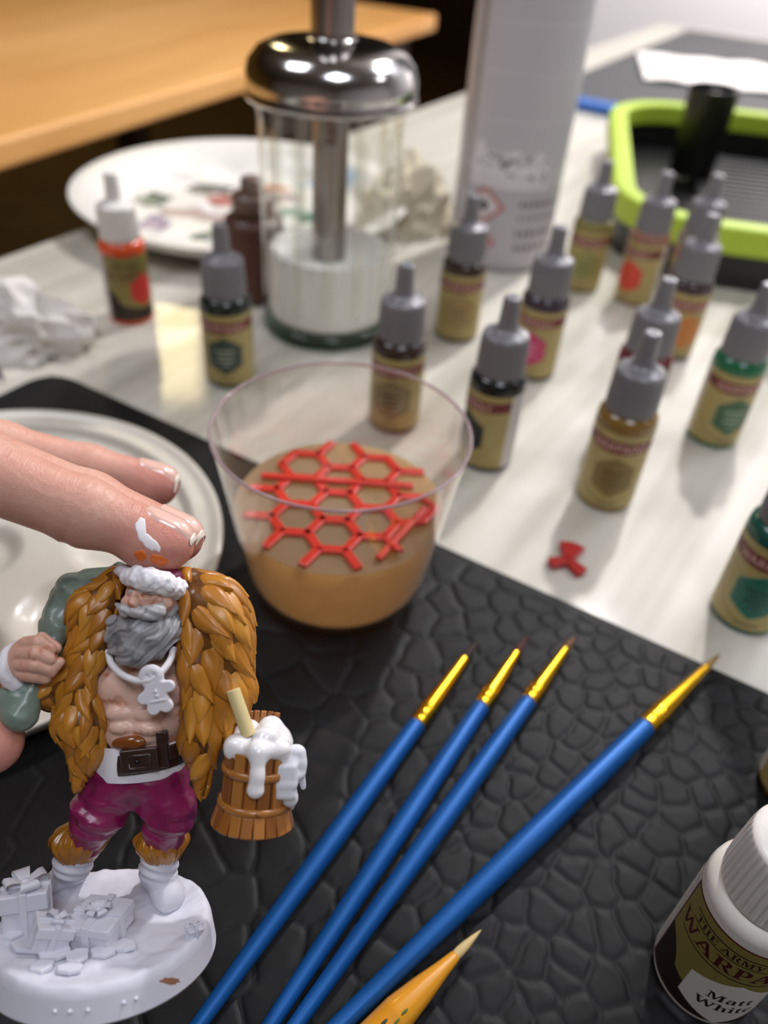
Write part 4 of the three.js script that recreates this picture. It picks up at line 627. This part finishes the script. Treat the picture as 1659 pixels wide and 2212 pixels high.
// mug -----------------------------------------------------
{
  const T0 = mv(561, 1612, 4), B0 = mv(545, 1776, 4), ax = T0.clone().sub(B0), Hm = ax.length(); ax.normalize();
  const core = part('mug', lathe([[0, 0], [6.4, 0], [6.9, 0.4], [6.3, 4], [6.2, 9], [6.35, 14], [6.6, Hm], [5.6, Hm], [5.6, Hm - 1], [0, Hm - 1]], 40), phys(0x5c3416, 0.35), mini);
  core.position.copy(B0); core.quaternion.setFromUnitVectors(new THREE.Vector3(0, 1, 0), ax);
  const wood = [phys(0x9a5f26, 0.34, { clearcoat: 0.3 }), phys(0x86501e, 0.34, { clearcoat: 0.3 }), phys(0xa96e30, 0.34, { clearcoat: 0.3 })];
  for (let i = 0; i < 15; i++) { const a = i / 15 * Math.PI * 2, w = 2.35; const g = new RoundedBoxGeometry(w, Hm - 3.4, 1.0, 3, 0.3), p = g.attributes.position; for (let k = 0; k < p.count; k++) { const y = p.getY(k); p.setX(k, p.getX(k) * (1 + 0.1 * Math.sin(y * 0.9 + i)) + 0.2 * Math.sin(y * 0.5 + i * 2)); p.setZ(k, p.getZ(k) + 0.15 * Math.sin(y * 1.3 + i)); } g.computeVertexNormals(); const o = part('stave', g, wood[i % 3], core); o.position.set(Math.sin(a) * 6.35, Hm / 2 + 1.2 + (i % 3) * 0.25, Math.cos(a) * 6.35); o.rotation.y = a; }
  for (let i = 0; i < 20; i++) { const a = i / 20 * Math.PI * 2, g = new RoundedBoxGeometry(2.3, 4.2, 1.1, 3, 0.35), o = part('skirt_board', g, wood[(i * 2) % 3], core); o.position.set(Math.sin(a) * 7.4, 1.7, Math.cos(a) * 7.4); o.rotation.set(-0.28, a, 0.1 * Math.sin(i * 3), 'YXZ'); }
  for (const [y, r] of [[4.3, 7.15], [11.2, 6.95]]) { const o = part('hoop', lathe([[r - 0.4, y - 0.8], [r + 0.25, y - 0.75], [r + 0.4, y], [r + 0.25, y + 0.75], [r - 0.4, y + 0.8]], 48), wood[2], core); for (let k = 0; k < 6; k++) { const a = k * 1.05 + 0.25; part('hoop_stud', new THREE.SphereGeometry(0.55, 10, 8).scale(1, 1, 0.5), wood[1], core).position.set(Math.sin(a) * (r + 0.4), y, Math.cos(a) * (r + 0.4)); } }
  const fm = blend(1.3, [dEll(m(560, 1606, 4), [6.9, 2.5, 6.6]), dEll(m(585, 1572, 4.5), [2.6, 2.4, 2.6]), dEll(m(603, 1592, 4), [2.4, 2.2, 2.8]), dEll(m(575, 1590, 8), [2.6, 1.8, 2.2]), dEll(m(515, 1607, 7), [2.8, 2.0, 2.6]), dEll(m(598, 1618, 8), [2.9, 2.0, 2.2]), dEll(m(535, 1575, 2), [2.6, 2, 3]), dEll(m(560, 1622, 10), [2.6, 2.0, 1.8]), dCap(m(558, 1625, 11), m(556, 1675, 11.6), 1.8, 1.25), dCap(m(556, 1675, 11.6), m(552, 1706, 11.4), 1.25, 1.75), dEll(m(505, 1625, 7.5), [1.8, 1.6, 1.6]), dEll(m(612, 1632, 6.5), [1.8, 1.9, 1.8])]);
  part('foam', blob(fm, bounds([[m(560, 1606, 4), 9], [m(552, 1706, 11.4), 3]]), 0.28), phys(0xf2f0f0, 0.22, { clearcoat: 0.5 }), mini);
  const S0 = mv(538, 1590, 7), S1 = mv(503, 1490, 6), sd = S1.clone().sub(S0), sl = sd.length(); const st = part('straw', lathe([[1.35, 0], [1.45, 0.2], [1.45, sl - 0.2], [1.35, sl], [0.85, sl], [0.8, sl - 0.3], [0.8, sl - 3]], 24), phys(0xd8c58e, 0.4), mini); st.position.copy(S0); st.quaternion.setFromUnitVectors(new THREE.Vector3(0, 1, 0), sd.normalize());
  for (let i = 0; i < 5; i++) { const o = part('stave', new RoundedBoxGeometry(1.3, 2.6, 1.0, 2, 0.3), wood[i % 3], core); const a = Math.PI + (i - 2) * 0.22 + 0.1; o.position.set(Math.sin(a) * 6.6, Hm + 4.3, Math.cos(a) * 6.6); o.rotation.y = a; }
  const back = part('mug_back', new RoundedBoxGeometry(5.6, 5.6, 0.8, 2, 0.3), wood[1], core); back.position.set(0, Hm + 1.6, -6.4);
  const gl = blend(0.7, [dEll(m(640, 1624, 6), [1.9, 1.5, 1.6]), dEll(m(652, 1648, 6), [1.1, 2.4, 1.5]), dEll(m(630, 1645, 6.8), [1.8, 1.5, 1.6]), dEll(m(640, 1672, 6.4), [1.8, 1.3, 1.6]), dBox(m(618, 1672, 7), [2.4, 2.6, 2], 0.9), dBox(m(616, 1702, 7), [2.2, 2.0, 2], 0.9), dEll(m(626, 1724, 6.8), [1.7, 1.8, 1.6]), dCap(m(628, 1730, 6.6), m(631, 1745, 6.4), 0.9, 0.4), dCap(m(600, 1660, 6.4), m(602, 1705, 6.4), 1.1, 1.1), dCap(m(648, 1662, 5), m(655, 1700, 4.5), 1.0, 0.6)]);
  part('gloved_hand', blob(gl, bounds([[m(625, 1680, 6.5), 8]]), 0.24), std(0xdcdde4, 0.5), mini);
  part('sleeve', blob(blend(1, [dCap(m(500, 1550, -1), m(560, 1640, -4), 3.2, 2.6), dCap(m(560, 1640, -4), m(625, 1680, 2), 2.4, 2)]), bounds([[m(500, 1550, -1), 4], [m(560, 1640, -4), 4], [m(625, 1680, 2), 4]]), 0.4), coatM[1], mini);
}

// ---------------------------------------------------------------- the hand that holds it
{
  const hand = held('hand', 'bare hand reaching in, fingertips with white and orange paint holding the miniature', 'hand');
  const idx = [[-345, 950, -2], [-60, 1012, 4], [182, 1106, 3], [364, 1172, 1.2]].map((p) => m(...p)), mid = [[-330, 930, -16], [-70, 985, -13], [195, 1086, -14], [388, 1163, -13]].map((p) => m(...p)), rng = [[-280, 915, -34], [0, 970, -46], [190, 1012, -50], [345, 1044, -52]].map((p) => m(...p)), pky = [[-260, 930, -50], [-90, 985, -66], [-60, 1090, -72], [-110, 1180, -70]].map((p) => m(...p));
  const thb = [[-640, 1230, 2], [-430, 1440, 8], [-200, 1580, 8], [-22, 1597, 4]].map((p) => m(...p));
  const fing = [chain(idx, [9.2, 7.7, 6.75, 5.3]), chain(mid, [9.2, 7.6, 6.7, 5.3]), chain(rng, [8.8, 7.2, 6.2, 5.2]), chain(pky, [8, 6.3, 5.6, 4.8]), chain(thb, [12, 9, 7.6, 6.2])];
  const fs = fing.map((c) => { const b = blend(3.2, c); return b; });
  const palm = blend(8, [dCap(m(-345, 950, -2), m(-720, 1130, -8), 9.6, 14), dCap(m(-330, 930, -16), m(-740, 1100, -22), 10, 15), dCap(m(-280, 915, -34), m(-740, 1090, -36), 9.6, 14), dCap(m(-260, 930, -50), m(-740, 1120, -44), 9, 13), dCap(m(-640, 1230, 2), m(-760, 1120, -18), 13, 15), dCap(m(-740, 1110, -22), m(-1150, 1280, -20), 21, 23)]);
  const wr = (P, Q, at, span, amp, fr) => { const a = V3(P), d = V3(Q).sub(a), l = d.length(); d.normalize(); return (x, y, z) => { const t = (x - a.x) * d.x + (y - a.y) * d.y + (z - a.z) * d.z - at * l, g = Math.exp(-t * t / (span * span)); return amp * g * (Math.sin(t * fr + 1.2 * N3(x * 0.5, y * 0.5, z * 0.5)) - 0.4); }; };
  const W1 = wr(idx[1], idx[2], 1.0, 3.2, 0.13, 3.4), W2 = wr(rng[1], rng[2], 1.0, 3, 0.12, 3.2), W3 = wr(idx[0], idx[1], 1.0, 4.5, 0.2, 2.4);
  const crease = (() => { const a = mv(140, 1168, 6), b = V3(idx[2]).sub(V3(idx[1])).normalize(); return (x, y, z) => { const t = (x - a.x) * b.x + (y - a.y) * b.y + (z - a.z) * b.z, dy = (y - a.y); return 0.5 * Math.exp(-t * t / 0.45) * sstep(5.5, 1, dy); }; })();
  const pad = dEll(m(330, 1186, 2), [6.2, 4.6, 5.4]), padR = dEll(m(318, 1060, -52), [6.5, 5.0, 5.6]), padT = dEll(m(-30, 1608, 6), [6.4, 5.8, 6]);
  const sdf = (x, y, z) => {
    let i0 = smin(fs[0](x, y, z), pad(x, y, z), 3); if (i0 < 3) i0 += W1(x, y, z) + W3(x, y, z) + crease(x, y, z);
    let r0 = smin(fs[2](x, y, z), padR(x, y, z), 3); if (r0 < 3) r0 += W2(x, y, z);
    const t0 = smin(fs[4](x, y, z), padT(x, y, z), 3); let d = palm(x, y, z);
    d = smin(d, i0, 3); d = smin(d, r0, 3); d = smin(d, t0, 5); const mm = smin(fs[1](x, y, z), fs[3](x, y, z), 1); d = x > -10 ? Math.min(d, mm) : smin(d, mm, 1.2); return d;
  };
  const lo = [m(-1130, 0, -20)[0], m(0, 1720, 10)[1], -92], hi = [m(470, 0, 0)[0], m(0, 780, -40)[1], 28];
  const g = nets(sdf, lo, hi, 0.78), A = new THREE.Color(0xe0a28c), B = new THREE.Color(0xcb7064), C = new THREE.Color(0xe8b8a2);
  const jnt = [idx[2], rng[2], idx[1]].map(V3), tips = [idx[3], mid[3], rng[3], thb[3]].map(V3);
  paintVerts(g, (c, x, y, z) => { const n = 0.5 + 0.5 * N3(x * 0.09, y * 0.09, z * 0.09) + 0.3 * N3(x * 0.5, y * 0.5, z * 0.5); c.lerpColors(A, C, clamp(n, 0, 1)); let k = 0; for (const q of tips) k = Math.max(k, 0.75 * Math.exp(-((x - q.x) ** 2 + (y - q.y) ** 2 + (z - q.z) ** 2) / 130)); for (const q of jnt) k = Math.max(k, 0.3 * Math.exp(-((x - q.x) ** 2 + (y - q.y) ** 2 + (z - q.z) ** 2) / 60)); c.lerp(B, clamp(k * (0.7 + 0.6 * n) + 0.15 * N3(x * 0.25, y * 0.25, z * 0.25 + 9), 0, 1)); });
  const uvs = []; { const p = g.attributes.position; for (let i = 0; i < p.count; i++) uvs.push(p.getX(i) * 0.06, p.getY(i) * 0.06 + p.getZ(i) * 0.045); g.setAttribute('uv', new THREE.Float32BufferAttribute(uvs, 2)); }
  const skinBump = dataTex(512, 512, (x, y) => { const w = N3(x * 12, y * 12, 3) * 0.6, k = 128 + 50 * Math.abs(N3(x * 90 + w, y * 60, 1)) - 60 * Math.abs(N3(x * 50, y * 110 + w, 7)) + 30 * N3(x * 200, y * 200, 5); return [k, k, k]; }, false);
  part('skin', g, vc(0.42, { clearcoat: 0.12, clearcoatRoughness: 0.4, bumpMap: skinBump, bumpScale: 0.0005 }), hand);
  const nailM = phys(0xecc0b0, 0.2, { clearcoat: 0.6 }), edgeM = phys(0xefe2d2, 0.3, { clearcoat: 0.4 });
  const nail = (tip, dip, nrm, back, len, wid) => { const d = V3(tip).sub(V3(dip)).normalize(), n = V3(nrm).normalize(); n.addScaledVector(d, -n.dot(d)).normalize(); const s = new THREE.Vector3().crossVectors(n, d), c = V3(tip).addScaledVector(n, 3.5).addScaledVector(d, -back); const o = part('fingernail', sheet(sdf, c, d, s.clone().negate().multiplyScalar(-1), len, wid, 0.5, -0.05, 0, 3, 10, 44), nailM, hand); part('nail_edge', sheet(sdf, c.clone().addScaledVector(d, len * 0.94), d, s, len * 0.09, wid * 0.66, 0.56, 0.2, 0, 2.6, 5, 30), edgeM, o); return o; };
  nail(idx[3], idx[2], [0.1, 0.95, 0.08], 0.9, 5.6, 4.0); nail(mid[3], mid[2], [0.1, 0.95, 0.1], 0.9, 5.6, 4.2); nail(rng[3], rng[2], [0.1, 0.98, 0.05], 1.0, 5.8, 4.4);
  const U = V3(idx[3]).sub(V3(idx[2])).normalize(), dab = (px, py, a, b, col, rot, name, label, h = 0.1) => { const u = U.clone().applyAxisAngle(new THREE.Vector3(0, 0, 1), rot), v = new THREE.Vector3().crossVectors(new THREE.Vector3(0, 0, 1), u); const o = part(name, sheet(sdf, mv(px, py, 8), u, v, a, b, h, -0.06, 0.3), phys(col, 0.4), hand); o.userData.label = label; };
  dab(303, 1142, 1.0, 2.6, 0xf1eaec, 0.5, 'paint_dab', 'white paint dab on the fingertip'); dab(322, 1172, 2.6, 1.1, 0xf1eaec, -0.35, 'paint_dab', 'white paint dab on the fingertip');
  dab(303, 1200, 1.2, 1.2, 0xdc6a1c, 0.5, 'paint_dab', 'orange paint dab on the fingertip', 0.16); dab(340, 1211, 1.7, 1.1, 0xdc6a1c, 0, 'paint_dab', 'orange paint dab on the fingertip', 0.16);
}

// ---------------------------------------------------------------- finish
scene.traverse((o) => { if (o.isMesh) { o.castShadow = true; o.receiveShadow = true; } });
renderer.render(scene, camera);
